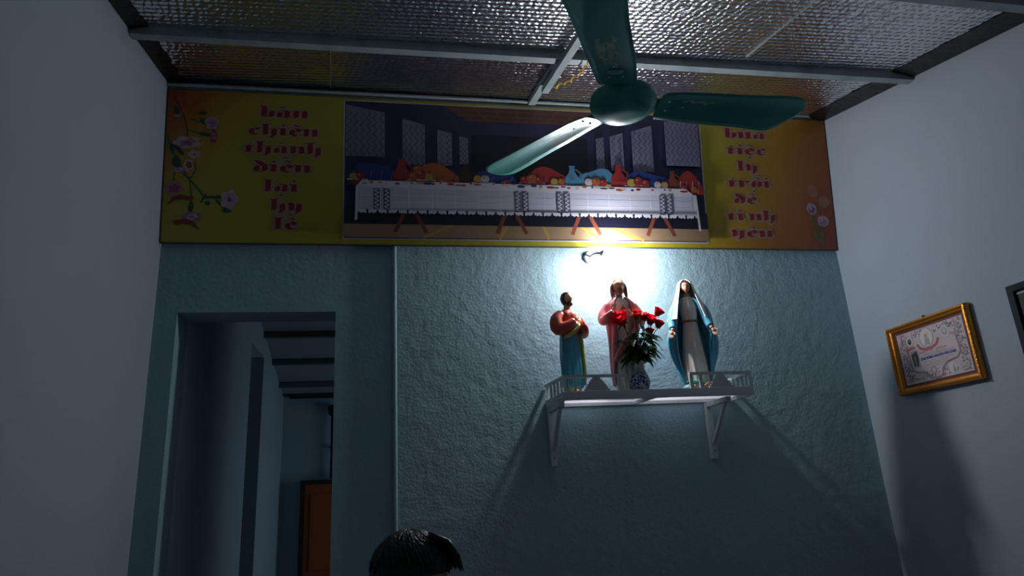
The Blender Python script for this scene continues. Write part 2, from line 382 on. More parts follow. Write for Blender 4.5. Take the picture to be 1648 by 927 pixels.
# broad-nib blackletter strokes
S = lambda *p: ('s', p); H = lambda *p: ('h', p); Dm = lambda x, y, s=.2: ('d', ((x, y), s))
G = {
 'n': (1.95, [S((.42, .12), (.42, .90)), S((1.38, .12), (1.38, .88)), H((.7, .80), (1.15, .95), (1.3, .9)), H((-.08, .93), (.3, .88)), H((1.55, .08), (1.85, .15))]),
 'u': (1.95, [S((.42, .12), (.42, .88)), S((1.38, .12), (1.38, .88)), H((.5, .08), (1.1, .15)), H((-.08, .93), (.3, .88)), H((1.0, .92), (1.2, .9)), H((1.55, .08), (1.85, .15))]),
 'a': (1.85, [S((.42, .15), (.42, .60)), S((1.25, .12), (1.25, .80)), H((.15, .75), (.55, .97), (1.2, .88)), H((.6, .08), (1.0, .2)), H((1.45, .08), (1.7, .15))]),
 'b': (1.75, [S((.42, .15), (.42, 1.38)), S((1.28, .22), (1.28, .75)), H((.75, .80), (1.2, .97)), H((.45, .0), (1.3, .12)), H((-.05, 1.45), (.3, 1.4))]),
 'c': (1.55, [S((.42, .25), (.42, .72)), S((1.05, .84), (1.1, .80)), H((.4, .75), (.8, .98), (1.3, .95)), H((.4, .12), (.75, .0), (1.35, .18)), S((.62, .12), (.70, .10))]),
 'e': (1.6, [S((.42, .25), (.42, .72)), S((1.0, .86), (1.22, .70)), H((.4, .75), (.8, 1.0), (1.2, .95)), H((.75, .48), (1.4, .66)), H((.4, .12), (.75, .0), (1.4, .18)), S((.62, .12), (.72, .09))]),
 'h': (1.9, [S((.42, .15), (.42, 1.38)), S((1.35, .0), (1.35, .78)), S((1.35, .0), (1.15, -.16)), H((1.3, -.25), (.85, -.42)), H((.75, .78), (1.2, .95)), H((-.05, 1.45), (.3, 1.4)), H((.4, 1.42), (.95, 1.5)), H((.0, .03), (.3, .1))]),
 'i': (1.05, [S((.45, .12), (.45, .88)), H((-.05, .93), (.3, .88)), H((.6, .08), (.92, .15)), ]),
 't': (1.35, [S((.5, .15), (.5, .84)), H((-.1, .86), (1.2, .86)), H((.35, .9), (.68, 1.30)), H((.55, .9), (.72, 1.28)), H((.0, .05), (.3, .1)), H((.5, .0), (.95, .15))]),
 'l': (1.1, [S((.45, .12), (.45, 1.38)), H((-.1, 1.48), (.3, 1.4)), H((.45, 1.42), (1.0, 1.5)), H((-.05, .05), (.3, .1)), H((.6, .06), (.9, .14))]),
 'd': (1.75, [S((.42, .18), (.42, .66)), S((1.28, .22), (1.28, .80)), S((1.28, .8), (.5, 1.30)), H((.15, 1.42), (.5, 1.38)), H((.5, .0), (1.3, .12)), H((.6, .78), (1.2, .82))]),
 'y': (1.85, [S((.48, .2), (.48, .78)), S((.30, .95), (.42, .80)), S((1.32, .0), (1.32, .78)), S((1.32, .0), (1.1, -.16)), H((1.25, -.25), (.8, -.42)), H((.7, .1), (1.1, .2)), H((.85, .88), (1.2, .9)), H((.1, .05), (.4, .1))]),
 'r': (1.6, [S((.42, .12), (.42, .88)), Dm(1.22, .80, .26), H((.6, .78), (1.1, .92)), H((-.08, .93), (.3, .88)), H((.5, .04), (1.0, .2))]),
 'o': (1.7, [S((.42, .2), (.42, .72)), S((1.22, .22), (1.22, .76)), H((.5, .95), (1.2, .9)), H((.45, .02), (1.2, .1)), H((.3, .8), (.65, 1.0))]),
 ' ': (.55, []),
}
ACC = {
 'dot': [Dm(.0, 1.36, .2)], 'grave': [S((-.22, 1.48), (.1, 1.30))], 'acute': [S((-.1, 1.28), (.2, 1.42))],
 'circ': [H((-.55, 1.22), (-.15, 1.45), (.1, 1.45), (.5, 1.22))], 'tilde': [H((-.6, 1.82), (-.2, 1.98), (.2, 1.80), (.6, 1.93))],
 'tilde_low': [S((-.15, 1.42), (.15, 1.32))], 'below': [Dm(0, -.42, .2)],
 'horn': [S((.7, 1.0), (.78, 1.1))], 'acute_hi': [S((.45, 1.72), (.65, 1.86))], 'hook': [H((.05, 1.85), (.45, 1.95), (.5, 1.75), (.2, 1.62))],
}
def word_polys(chars):
    out = []; x = 0; lim = 0
    for ch, accs in chars:
        wd, st = G[ch]; cx = wd * .45
        allst = [(k, p, 0) for k, p in st]
        for a in accs: allst += [(k, p, cx) for k, p in ACC[a]]
        for k, p, ox in allst:
            if k == 'd':
                (px, py), s = p; out.append(('p', [(x + ox + px - s * 1.3, py), (x + ox + px, py - s * .7), (x + ox + px + s * 1.3, py), (x + ox + px, py + s * .7)]))
            else:
                nib = (.30, .07) if k == 's' else (.06, .05)
                if k == 's' and ox: nib = (.2, .03)
                for q0, q1 in zip(p[:-1], p[1:]):
                    out.append(('p', [(x + ox + q[0] + sg * nib[0], q[1] + sg * nib[1]) for q in (q0, q1) for sg in (-1, 1)] +
                                ([(x + ox + q[0] , q[1] + (.13 if q is (q1 if q1[1] > q0[1] else q0) else -.13)) for q in (q0, q1)] if k == 's' and not ox else [])))
        x += wd
    return [p for _, p in out], x
WORDS = [
 ([('b', ()), ('a', ('grave',)), ('n', ())], -1.359, -1.124, .648),
 ([('c', ()), ('h', ()), ('i', ('dot',)), ('e', ('circ',)), ('n', ())], -1.416, -1.073, .553),
 ([('t', ()), ('h', ()), ('a', ('acute',)), ('n', ()), ('h', ())], -1.431, -1.056, .460),
 ([('d', ()), ('i', ('dot',)), ('e', ('circ', 'tilde')), ('n', ())], -1.387, -1.107, .362),
 ([('l', ()), ('a', ('below',)), ('i', ('dot',))], -1.331, -1.168, .262),
 ([('h', ()), ('y', ())], -1.299, -1.145, .165),
 ([('l', ()), ('e', ('circ', 'tilde'))], -1.279, -1.170, .070),
 ([('b', ()), ('u', ('tilde_low', 'horn')), ('a', ())], 1.152, 1.408, .642),
 ([('t', ()), ('i', ('dot',)), ('e', ('circ', 'below')), ('c', ())], 1.159, 1.403, .546),
 ([('l', ()), ('y', ())], 1.216, 1.343, .448),
 ([('t', ()), ('r', ()), ('o', ('circ', 'acute_hi')), ('i', ('dot',))], 1.150, 1.411, .353),
 ([('d', ()), ('e', ('circ', 'hook'))], 1.176, 1.321, .257),
 ([('t', ()), ('i', ('grave',)), (' ', ()), ('n', ()), ('h', ())], 1.130, 1.427, .160),
 ([('y', ()), ('e', ('circ',)), ('n', ())], 1.145, 1.402, .065),
]
WORDS[-1] = ([('y', ()), ('e', ('circ',)), ('u', ())], 1.145, 1.402, .065)
OCT = [(math.cos(PI * k / 4), math.sin(PI * k / 4)) for k in range(8)]
for chars, u0, u1, base in WORDS:
    polys, wd = word_polys(chars); kx = (u1 - u0) / (wd - .1); kz = .040
    mb = MB()
    for r_, off, mm in ((.009, -.0010, Mol), (0.0, -.0018, Mred)):
        for i, p in enumerate(polys):
            q = [(u0 + x * kx, base + y * kz) for x, y in p]
            if r_: q = [(x + r_ * a, y + r_ * .8 * b) for x, y in q for a, b in OCT]
            mb.poly([(x, off - i * .000004, y) for x, y in hull(q)], mm)
    mb.build('lettering', ban, norm=False)
# printed flowers
def ell(cx, cy, rx, ry, ang=0, n=14, wob=0, ph=0):
    out = []
    for k in range(n):
        a = 2 * PI * k / n; s = 1 + wob * math.sin(5 * a + ph)
        x = rx * s * math.cos(a); y = ry * s * math.sin(a)
        out.append((cx + x * math.cos(ang) - y * math.sin(ang), cy + x * math.sin(ang) + y * math.cos(ang)))
    return out
class Flat:
    def __init__(self): self.mb = MB(); self.k = 0
    def p(self, pts, m, off=None):
        self.k += 1; y = -.0010 - self.k * .00003
        self.mb.poly([(x, y, z) for x, z in pts], m)
    def line(self, pts, wd, m):
        for a, b in zip(pts[:-1], pts[1:]):
            d = Vector((b[0] - a[0], b[1] - a[1])); n = Vector((-d.y, d.x)).normalized() * wd / 2; e = d.normalized() * wd * .3
            self.p([(a[0] - e.x + n.x, a[1] - e.y + n.y), (b[0] + e.x + n.x, b[1] + e.y + n.y), (b[0] + e.x - n.x, b[1] + e.y - n.y), (a[0] - e.x - n.x, a[1] - e.y - n.y)], m)
def ink(n, c, k=.55): return mat(n, tuple(q * k for q in c), .4)
I = dict(green=ink('ink_green', (.05, .20, .09)), dkgreen=ink('ink_dark_green', (.02, .11, .06)), pink=ink('ink_pink', (.55, .22, .36)), pale=ink('ink_pale_pink', (.72, .52, .60)),
         mag=ink('ink_magenta', (.42, .07, .22)), brown=ink('ink_red_brown', (.30, .06, .02)), lil=ink('ink_lilac', (.55, .42, .62)), ghost=ink('ink_ghost', (.52, .24, .13)), olive=ink('ink_olive', (.22, .20, .05)))
F = Flat()
F.line([(-1.765, .735), (-1.72, .65), (-1.695, .56), (-1.70, .52)], .007, I['brown'])
F.line([(-1.70, .565), (-1.66, .555), (-1.61, .54)], .006, I['green']); F.line([(-1.68, .62), (-1.62, .60), (-1.59, .60)], .006, I['green'])
F.line([(-1.785, .53), (-1.77, .47), (-1.735, .41), (-1.69, .33), (-1.64, .27), (-1.60, .22)], .010, I['green'])
F.line([(-1.655, .40), (-1.65, .36), (-1.67, .32), (-1.70, .33), (-1.72, .36)], .006, I['green'])
F.line([(-1.675, .32), (-1.665, .22), (-1.67, .165)], .006, I['green']); F.line([(-1.745, .35), (-1.748, .30)], .006, I['green'])
F.line([(-1.60, .225), (-1.55, .225), (-1.50, .23)], .014, I['dkgreen']); F.line([(-1.60, .24), (-1.62, .20)], .008, I['dkgreen']); F.line([(-1.55, .21), (-1.51, .17), (-1.49, .155)], .010, I['dkgreen'])
for (x, z, r1, r2, a) in ((-1.762, .47, .011, .035, .1), (-1.73, .46, .011, .035, .7), (-1.74, .40, .020, .03, .3), (-1.75, .66, .012, .028, .3), (-1.615, .61, .028, .014, -.4), (-1.63, .655, .022, .008, .2), (-1.615, .545, .03, .010, -.2), (-1.665, .175, .012, .028, -.1), (-1.50, .158, .022, .010, -.1), (-1.59, .195, .014, .012, 0)):
    F.p(ell(x, z, r1, r2, a), I['dkgreen'])
for (x, z, r1, r2, c1, c2) in ((-1.695, .50, .062, .030, 'pale', 'pink'), (-1.66, .44, .028, .020, 'pale', 'pale'), (-1.73, .36, .035, .014, 'pink', 'pale'), (-1.685, .385, .022, .03, 'pale', 'brown'), (-1.745, .265, .042, .032, 'pink', 'mag'), (-1.66, .125, .044, .024, 'pink', 'pale'), (-1.49, .215, .040, .048, 'pale', 'lil'), (-1.585, .605, .032, .034, 'lil', 'pink'), (-1.575, .535, .018, .034, 'mag', 'pink'), (-1.745, .635, .014, .008, 'lil', 'lil')):
    F.p(ell(x, z, r1, r2, 0, 30, .14, x * 20), I[c1]); F.p(ell(x + .003, z, r1 * .6, r2 * .6, .3, 24, .2, z * 30), I[c2]); F.p(ell(x, z, r1 * .25, r2 * .25, 0, 10, .1), I['mag'])
for (x, z, s) in ((-1.715, .215, 1), (-1.68, .095, -1)):
    F.p([(x - .060 * s, z - .035), (x - .035 * s, z + .005), (x, z + .022), (x + .045 * s, z + .012), (x + .065 * s, z + .012), (x + .05 * s, z - .012), (x + .02 * s, z - .005), (x - .02 * s, z - .010)], I['brown'])
F.mb.build('printed_flowers', ban, norm=False)
F = Flat()
F.line([(1.70, .26), (1.71, .20), (1.70, .12), (1.69, .06)], .006, I['olive']); F.line([(1.655, .21), (1.672, .14), (1.69, .06)], .010, I['green']); F.line([(1.715, .14), (1.70, .10), (1.69, .06)], .010, I['green'])
F.line([(1.635, .115), (1.66, .075), (1.70, .03)], .016, I['olive']); F.line([(1.705, .10), (1.706, .03)], .018, I['olive'])
for (x, z, r1, r2, a, c1, c2) in ((1.672, .34, .030, .040, .5, 'ghost', 'brown'), (1.738, .28, .034, .034, 0, 'ghost', 'brown'), (1.655, .235, .032, .036, .3, 'lil', 'mag'), (1.72, .165, .037, .033, 0, 'lil', 'pink')):
    F.p(ell(x, z, r1, r2, a, 30, .05, x * 30), I[c1] if c1 != 'ghost' else I['ghost']); F.p(ell(x, z - .005, r1 * .6, r2 * .55, a, 20, .2, 2), I['ghost'] if c1 == 'ghost' else I[c2])
    F.p(ell(x - .008, z + .01, r1 * .3, r2 * .5, a, 12), I['ghost'] if c1 == 'ghost' else I['pale'])
F.mb.build('printed_tulips', ban, norm=False)

# generic still-life print (plain stand-in) in the middle of the banner
P = dict(navy=ink('ink_navy', (.030, .030, .115)), dnavy=ink('ink_deep_navy', (.008, .008, .025)), lil=ink('ink_grey_lilac', (.27, .25, .40)), cloth=ink('ink_cloth', (.85, .86, 1.0)), clothd=ink('ink_cloth_shade', (.66, .70, .86)),
         tan=ink('ink_tan', (.36, .25, .15)), wood=ink('ink_wood', (.22, .06, .03)), brn=ink('ink_brown', (.10, .055, .04)), red=ink('ink_red', (.38, .03, .03)), org=ink('ink_orange', (.48, .13, .04)), blue=ink('ink_blue', (.02, .05, .25)),
         sky=ink('ink_sky', (.10, .30, .50)), skin=ink('ink_peach', (.55, .32, .20)), ylw=ink('ink_ochre', (.50, .36, .06)), hair=ink('ink_umber', (.06, .02, .015)), white=ink('ink_white', (.62, .62, .68)), edge=ink('ink_white_border', (.66, .62, .60)), pat=ink('ink_slate', (.12, .13, .22)))
F = Flat(); u0, u1, v0, v1 = -.945, 1.000, .032, .755
F.p([(u0 - .008, v0 - .008), (u1 + .008, v0 - .008), (u1 + .008, v1 + .006), (u0 - .008, v1 + .006)], P['edge'])
F.p([(u0, v0), (u1, v0), (u1, v1), (u0, v1)], P['navy'])
F.p([(-.30, .60), (.34, .60), (.34, .25), (-.30, .25)], P['dnavy'])
# plank canopy at the top
F.p([(-.45, v1), (.48, v1), (.34, .675), (-.32, .675)], P['brn'])
for i in range(8):
    a = -.40 + i * .115; F.line([(a, v1 - .003), (a * .72, .68)], .010, P['wood'])
for z in (.735, .705, .68): F.line([(-.42 + (v1 - z) * 1.2, z), (.45 - (v1 - z) * 1.2, z)], .008, P['wood'])
# pale wall hangings with diamond lattice
def hang(xa, xb, ta, tb, b):
    F.p([(xa, b), (xb, b), (xb, tb), (xa, ta)], P['lil'])
    n = max(2, int((xb - xa) / .028)); 
    for i in range(n):
        x = xa + (xb - xa) * (i + .5) / n; hh = min(ta, tb) - b
        zz = [(x + .010 * math.sin(k * 1.57), b + hh * k / 22) for k in range(23)]
        F.line(zz, .0045, P['pat'])
hang(u0 + .004, -.745, .735, .700, .46); hang(-.655, -.54, .67, .64, .42); hang(-.475, -.40, .615, .60, .42); hang(-.36, -.315, .585, .575, .43)
hang(.385, .43, .60, .61, .42); hang(.465, .54, .615, .64, .42); hang(.59, .71, .65, .69, .42); hang(.785, .985, .715, .75, .46)
# floor
F.p([(u0, v0), (u1, v0), (u1, .105), (u0, .105)], P['tan'])
for x in (-.55, -.16, .10, .38, .62): F.line([(x, .034), (x * .72, .104)], .014, P['ylw'])
F.p([(u0, .100), (u1, .100), (u1, .19), (u0, .19)], P['dnavy'])
for x in (-.62, -.10, .30, .72):
    F.line([(x - .07, .065), (x - .03, .16)], .020, P['wood']); F.line([(x + .08, .065), (x + .03, .16)], .020, P['wood'])
# still life: bowls, jugs, fruit and folded cloths along the back edge of the cover
rr = random.Random(4)
def bowl(x, w_, h_, c): F.p([(x - w_, .30 + h_), (x - w_ * .85, .30 + h_ * .5), (x - w_ * .4, .30), (x + w_ * .4, .30), (x + w_ * .85, .30 + h_ * .5), (x + w_, .30 + h_)][::-1], P[c]); F.line([(x - w_, .30 + h_), (x + w_, .30 + h_)], .006, P['cloth'])
def jug(x, w_, h_, c): h_ *= 1.15; F.p([(x + sx * w_ * q, .30 + h_ * t) for sx, seq in ((-1, ((0, .6), (.2, 1), (.5, .95), (.75, .4), (.95, .35), (1, .5))), (1, ((1, .5), (.95, .35), (.75, .4), (.5, .95), (.2, 1), (0, .6)))) for t, q in seq], P[c]); F.line([(x + w_ * .5, .30 + h_ * .85), (x + w_ * 1.2, .30 + h_ * .7), (x + w_ * .9, .30 + h_ * .4)], .007, P[c])
def fruit(x, z, r_, c):
    F.p(ell(x, z, r_, r_ * .95, 0, 20, .02, x * 9), P[c]); F.p(ell(x - r_ * .3, z + r_ * .3, r_ * .28, r_ * .2, .6, 10), P['skin']); F.line([(x, z + r_ * .85), (x + r_ * .2, z + r_ * 1.25)], .004, P['hair'])
def drape(x, w_, h_, c, c2):
    F.p([(x + w_ * math.cos(a), .295 + h_ * math.sin(a) * (1 + .10 * math.sin(4 * a + x * 9))) for a in (PI * k / 18 for k in range(19))], P[c])
    for k in range(4): xx = x + w_ * (-.6 + .4 * k); F.line([(xx, .30), (xx + w_ * .12, .295 + h_ * .6)], .004, P[c2])
for a in ((-.80, .13, .09, 'blue', 'sky'), (-.50, .16, .085, 'org', 'red'), (-.18, .13, .075, 'blue', 'sky'), (.10, .15, .085, 'red', 'blue'), (.38, .13, .09, 'sky', 'blue'), (.66, .16, .085, 'blue', 'dnavy'), (.90, .09, .085, 'red', 'white')): drape(a[0], a[1], a[2] * 1.45, a[3], a[4])
for a in ((-.66, .045, .125, 'red'), (-.33, .035, .11, 'hair'), (.24, .04, .12, 'sky'), (.50, .045, .13, 'red'), (.81, .035, .11, 'wood')): jug(*a)
for a in ((-.88, .05, .03, 'wood'), (-.56, .07, .035, 'brn'), (-.24, .06, .03, 'white'), (.02, .07, .035, 'brn'), (.16, .05, .03, 'wood'), (.37, .06, .032, 'ylw'), (.60, .07, .035, 'wood'), (.73, .05, .03, 'white')): bowl(*a)
for x, z, r_, c in ((-.90, .345, .020, 'ylw'), (-.865, .348, .022, 'red'), (-.60, .352, .024, 'org'), (-.56, .362, .026, 'red'), (-.52, .352, .022, 'ylw'), (-.58, .392, .022, 'org'), (-.45, .325, .024, 'org'), (-.40, .322, .020, 'red'), (-.27, .348, .022, 'ylw'), (-.23, .350, .022, 'white'), (-.12, .325, .024, 'red'),
    (-.02, .352, .024, 'red'), (.02, .358, .026, 'org'), (.06, .350, .022, 'red'), (.14, .345, .020, 'ylw'), (.18, .347, .020, 'org'), (.33, .348, .022, 'white'), (.37, .352, .024, 'org'), (.41, .348, .020, 'red'), (.44, .322, .020, 'ylw'), (.57, .352, .024, 'ylw'), (.61, .360, .026, 'red'), (.65, .350, .022, 'red'), (.72, .345, .020, 'white'), (.76, .345, .020, 'skin'), (.87, .325, .022, 'red'), (.93, .322, .020, 'org')): fruit(x, z, r_, c)
# long pale cover with embroidered bands and a lace edge
F.p([(-.885, .295), (-.86, .325), (.88, .325), (.935, .285), (.935, .165), (-.885, .165)], P['cloth'])
F.p([(-.875, .29), (.925, .282), (.925, .172), (-.875, .172)], P['clothd'])
for x in [(-.86 + k * .118) for k in range(16)]: F.line([(x, .29), (x, .175)], .005, P['cloth'])
for z in (.215, .25): F.line([(-.87, z), (.92, z)], .003, P['cloth'])
for x in (-.785, -.735, -.06, -.02, .165, .205, .74, .78):
    F.p([(x - .016, .175), (x + .016, .175), (x + .016, .285), (x - .016, .285)], P['pat'])
    F.line([(x + .010 * (-1) ** k, .178 + k * .0105) for k in range(11)], .004, P['cloth'])
for k in range(182):
    x = -.88 + k * .01; F.p(ell(x, .162 + .004 * (k % 2), .0065, .009, 0, 8), P['cloth'] if k % 5 else P['dnavy'])
F.line([(-.882, .29), (-.885, .12)], .012, P['cloth']); F.line([(.932, .285), (.945, .09)], .012, P['cloth'])
for k in range(46):
    x = -.84 + k * .038 + rr.uniform(-.01, .01); F.p(ell(x, .312 + rr.uniform(-.006, .008), rr.uniform(.006, .026), rr.uniform(.004, .008), 0, 10), P[rr.choice(['skin', 'red', 'white', 'brn', 'blue', 'org', 'cloth'])])
F.mb.build('printed_picture', ban, norm=False)

# ------------------------------------------------------------------ lamp below the banner
lamp = empty('wall_lamp', (2.125, 0, 2.505)); tag(lamp, 'small bright white bulb on a grey arm, on the wall just below the banner', 'lamp')
mb = MB(); mb.tube([(0, 0, 0), (0, -.012, 0), (0, -.02, 0)], [.034, .034, .026], M['socket'], 20); mb.build('wall_plate', lamp)
mb = MB(); mb.tube([(0, -.015, 0), (.004, -.055, 0.0), (.018, -.085, -.004), (.035, -.098, -.010)], .007, M['socket'], 10); mb.build('arm', lamp)
mb = MB(); mb.tube([(.030, -.098, -.008), (.048, -.105, -.015), (.054, -.108, -.018)], [.014, .019, .016], M['socket'], 16); mb.build('socket', lamp)
mb = MB(); mb.ball((.080, -.117, -.030), .029, M['bulb'], 20); mb.build('bulb', lamp)

# ------------------------------------------------------------------ ceiling fan
fan = empty('ceiling_fan', (1.874, -1.315, 2.60)); tag(fan, 'green enamelled ceiling fan with three blades at rest', 'ceiling fan')
mb = MB()
mb.loft(sm([(-.050, 0, 0, .004, .004), (-.0485, 0, 0, .045, .045), (-.040, 0, 0, .082, .082), (-.022, 0, 0, .108, .108), (0, 0, 0, .116, .116), (.026, 0, 0, .110, .110), (.034, 0, 0, .085, .085)], 4), M['fan'], 48)
mb.build('motor_cover', fan)
mb = MB(); mb.loft(sm([(.034, 0, 0, .08, .08), (.05, 0, 0, .075, .075), (.085, 0, 0, .06, .06), (.10, 0, 0, .03, .03)], 4), M['fan'], 32); mb.build('motor_housing', fan)
mb = MB(); zt = zc(1.874, -1.315) - 2.60 - .075
mb.tube([(0, 0, .09), (0, 0, zt - .06)], .011, M['fan'], 14); mb.build('downrod', fan)
mb = MB(); mb.loft(sm([(zt - .09, 0, 0, .018, .018), (zt - .07, 0, 0, .045, .045), (zt - .01, 0, 0, .062, .062), (zt, 0, 0, .060, .060)], 4), M['fan'], 28); mb.build('canopy', fan)
def blade(ang):
    b = empty('blade_pivot'); bpy.data.objects.remove(b)
    pitch = -math.radians(11)
    mx = Matrix.Rotation(ang, 4, 'Z') @ Matrix.Rotation(pitch, 4, 'X')
    mb = MB(); prof = []
    # outline: (r, half width toward +t, half width toward -t)
    raw = sm([(.128, .030, .030), (.134, .058, .058), (.16, .067, .067), (.30, .077, .077), (.46, .080, .084), (.58, .088, .094), (.625, .074, .093), (.658, .050, .084), (.682, .020, .066), (.694, -.010, .044), (.697, -.024, .026)], 5)
    rows = []
    for r_, wp, wm in raw:
        row = []
        for k in range(9):
            t = -wm + (wp + wm) * k / 8; c = (t / .09)
            zz = .016 * (1 - min(1, c * c)) * min(1, (r_ - .1) / .1) - .006
            row.append((r_, t, zz))
        rows.append(row)
    top = [[mb.bm.verts.new(mx @ Vector((x, y, z + .0015))) for x, y, z in r] for r in rows]
    bot = [[mb.bm.verts.new(mx @ Vector((x, y, z - .0015))) for x, y, z in r] for r in rows]
    for i in range(len(rows) - 1):
        for k in range(8):
            mb.face([top[i][k], top[i + 1][k], top[i + 1][k + 1], top[i][k + 1]], M['fan'], True)
            mb.face([bot[i][k], bot[i][k + 1], bot[i + 1][k + 1], bot[i + 1][k]], M['fan'], True)
        for k in (0, 8): mb.face([top[i][k], bot[i][k], bot[i + 1][k], top[i + 1][k]], M['fan'])
    for i in (0, len(rows) - 1):
        for k in range(8): mb.face([top[i][k], top[i][k + 1], bot[i][k + 1], bot[i][k]], M['fan'])
    bl = mb.build('blade', fan)
    mb = MB(); mb.box((.085, -.026, .004), (.20, .026, .0085), M['fan'], mx, bevel=.0015); mb.build('blade_arm', bl)
    for x, y in ((.165, -.022), (.165, .022), (.225, 0)):
        p = mx @ Vector((x, y, .0005)); mb = MB(); mb.ball(p, (.005, .005, .003), M['chrome'], 8); mb.build('screw', bl)
    mb = MB(); rr = random.Random(int(ang * 10) + 50)
    for s in range(7 if ang > 3 else 3):
        x = rr.uniform(.17, .34); y = rr.uniform(-.035, .02)
        pts = []
        for k in range(6):
            pts.append((x + k * .018, y + rr.uniform(-.008, .008)))
        for (a, b_), (c, d) in zip(pts[:-1], pts[1:]):
            hw = rr.uniform(.002, .006) * (1.5 if ang > 3 else .8)
            zz = lambda t: .016 * (1 - (t / .09) ** 2) - .006 - .0021
            mb.poly([mx @ Vector((a, b_ - hw, zz(b_ - hw))), mx @ Vector((c, d - hw, zz(d - hw))), mx @ Vector((c, d + hw, zz(d + hw))), mx @ Vector((a, b_ + hw, zz(b_ + hw)))], M['fan_worn'])
    mb.build('scuff_marks', bl)
for a in (1.5, 124.4, 243.5): blade(math.radians(a))

# ------------------------------------------------------------------ altar shelf
sh = empty('altar_shelf', (2.3, 0, 1.72)); tag(sh, 'grey metal wall shelf with low railing and stepped ornaments, carrying three statues', 'shelf')
def sp(x, y, z): return (x - 2.3, y, z - 1.72)
XL, XR, YF = 1.866, 2.789, -.265
mb = MB(); mb.box(sp(XL - .006, YF - .008, 1.718), sp(XR + .006, YF + .008, 1.757), M['shelf'], bevel=.002); mb.build('front_board', sh)
mb = MB(); mb.bar(sp(XL - .028, -.002, 1.7375), sp(XL, YF + .006, 1.7375), .012, .037, M['shelf']); mb.build('side_board', sh)
mb = MB(); mb.bar(sp(XR + .012, -.002, 1.7375), sp(XR, YF + .006, 1.7375), .012, .037, M['shelf']); mb.build('side_board', sh)
mb = MB(); mb.box(sp(XL - .026, -.014, 1.722), sp(XR + .01, -.001, 1.738), M['shelf']); mb.build('back_rail', sh)
def frosted():
    m = bpy.data.materials.new('frosted_plate'); m.use_nodes = True; nt = m.node_tree; out = nt.nodes['Material Output']; b = nt.nodes['Principled BSDF']
    b.inputs['Base Color'].default_value = (.85, .84, .87, 1); b.inputs['Roughness'].default_value = .3
    N = nt.nodes.new; L = nt.links.new
    t = N('ShaderNodeBsdfTranslucent'); t.inputs[0].default_value = (.88, .86, .90, 1); tr = N('ShaderNodeBsdfTransparent'); tr.inputs[0].default_value = (.9, .9, .9, 1)
    tc = N('ShaderNodeTexCoord'); mp = N('ShaderNodeMapping'); mp.inputs['Scale'].default_value = (60, 4, 1); n = N('ShaderNodeTexNoise'); n.inputs['Scale'].default_value = 1.5
    L(tc.outputs['Object'], mp.inputs[0]); L(mp.outputs[0], n.inputs['Vector'])
    bp = N('ShaderNodeBump'); bp.inputs['Distance'].default_value = .0025; L(n.outputs[0], bp.inputs['Height']); L(bp.outputs[0], t.inputs['Normal']); L(bp.outputs[0], b.inputs['Normal'])
    m1 = N('ShaderNodeMixShader'); m1.inputs[0].default_value = .75; L(b.outputs[0], m1.inputs[1]); L(t.outputs[0], m1.inputs[2])
    m2 = N('ShaderNodeMixShader'); m2.inputs[0].default_value = .22; L(m1.outputs[0], m2.inputs[1]); L(tr.outputs[0], m2.inputs[2])
    L(m2.outputs[0], out.inputs[0]); return m
mb = MB(); mb.box(sp(XL - .018, YF + .009, 1.738), sp(XR + .003, -.002, 1.741), frosted()); mb.build('frosted_base', sh)
tag(sh.children[-1], 'frosted white see-through base plate')
mb = MB(); mb.bar(sp(2.285, -.014, 1.729), sp(2.31, YF + .008, 1.729), .014, .016, M['shelf']); mb.build('cross_member', sh)
def rail(p0, p1): mb = MB(); mb.bar(p0, p1, .014, .013, M['shelf']); mb.build('top_rail', sh)
ZR = 1.826
rail(sp(XL - .007, YF, ZR), sp(2.170, YF, ZR)); rail(sp(2.478, YF, ZR), sp(XR + .007, YF, ZR))
rail(sp(XL - .028, -.004, ZR), sp(XL, YF, ZR)); rail(sp(XR + .012, -.004, ZR), sp(XR, YF, ZR))
def post(x, y, ww=.012):
    mb = MB(); mb.box(sp(x - ww / 2, y - .005, 1.757 if y < YF + .02 else 1.7555), sp(x + ww / 2, y + .005, ZR - .005), M['shelf']); mb.build('baluster', sh)
for x, ww in ((XL, .014), (1.913, .012), (2.128, .014), (2.163, .016), (2.485, .016), (2.533, .014), (XR, .014)): post(x, YF, ww)
for k in range(1, 6):
    y = YF * (1 - k / 5.6); post(XL - .028 * (k / 5.6), y, .010); post(XR + .012 * (k / 5.6), y, .010)
for x in (2.017, 2.634):
    mb = MB(); n = 6
    for k in range(n):
        hw = .062 - k * .0088; z0 = 1.757 + k * .0112
        mb.box(sp(x - hw, YF - .005, z0), sp(x + hw, YF + .005, z0 + .0096), M['shelf'])
        mb.box(sp(x - hw + .006, YF - .003, z0 + .0096), sp(x + hw - .006, YF + .003, z0 + .0112), M['shelf'])
    mb.build('stepped_ornament', sh)
for x in (1.850, 2.672):
    mb = MB(); mb.box(sp(x - .015, -.030, 1.440), sp(x + .015, -.001, 1.717), M['shelf'], bevel=.0015); leg = mb.build('bracket_leg', sh)
    mb = MB(); mb.box(sp(x - .011, -.0262, 1.4385), sp(x + .011, -.005, 1.4405), M['black']); mb.build('tube_mouth', leg)
    mb = MB(); mb.ball(sp(x, -.0305, 1.478), (.004, .002, .004), M['black'], 8); mb.build('screw', leg)
    mb = MB(); mb.box(sp(x - .013, -.245, 1.694), sp(x + .013, -.030, 1.717), M['shelf'], bevel=.0015); mb.build('bracket_arm', sh)
    mb = MB(); mb.bar(sp(x, -.030, 1.515), sp(x, -.205, 1.694), .016, .016, M['shelf'], up=(1, 0, 0)); mb.build('bracket_brace', sh)

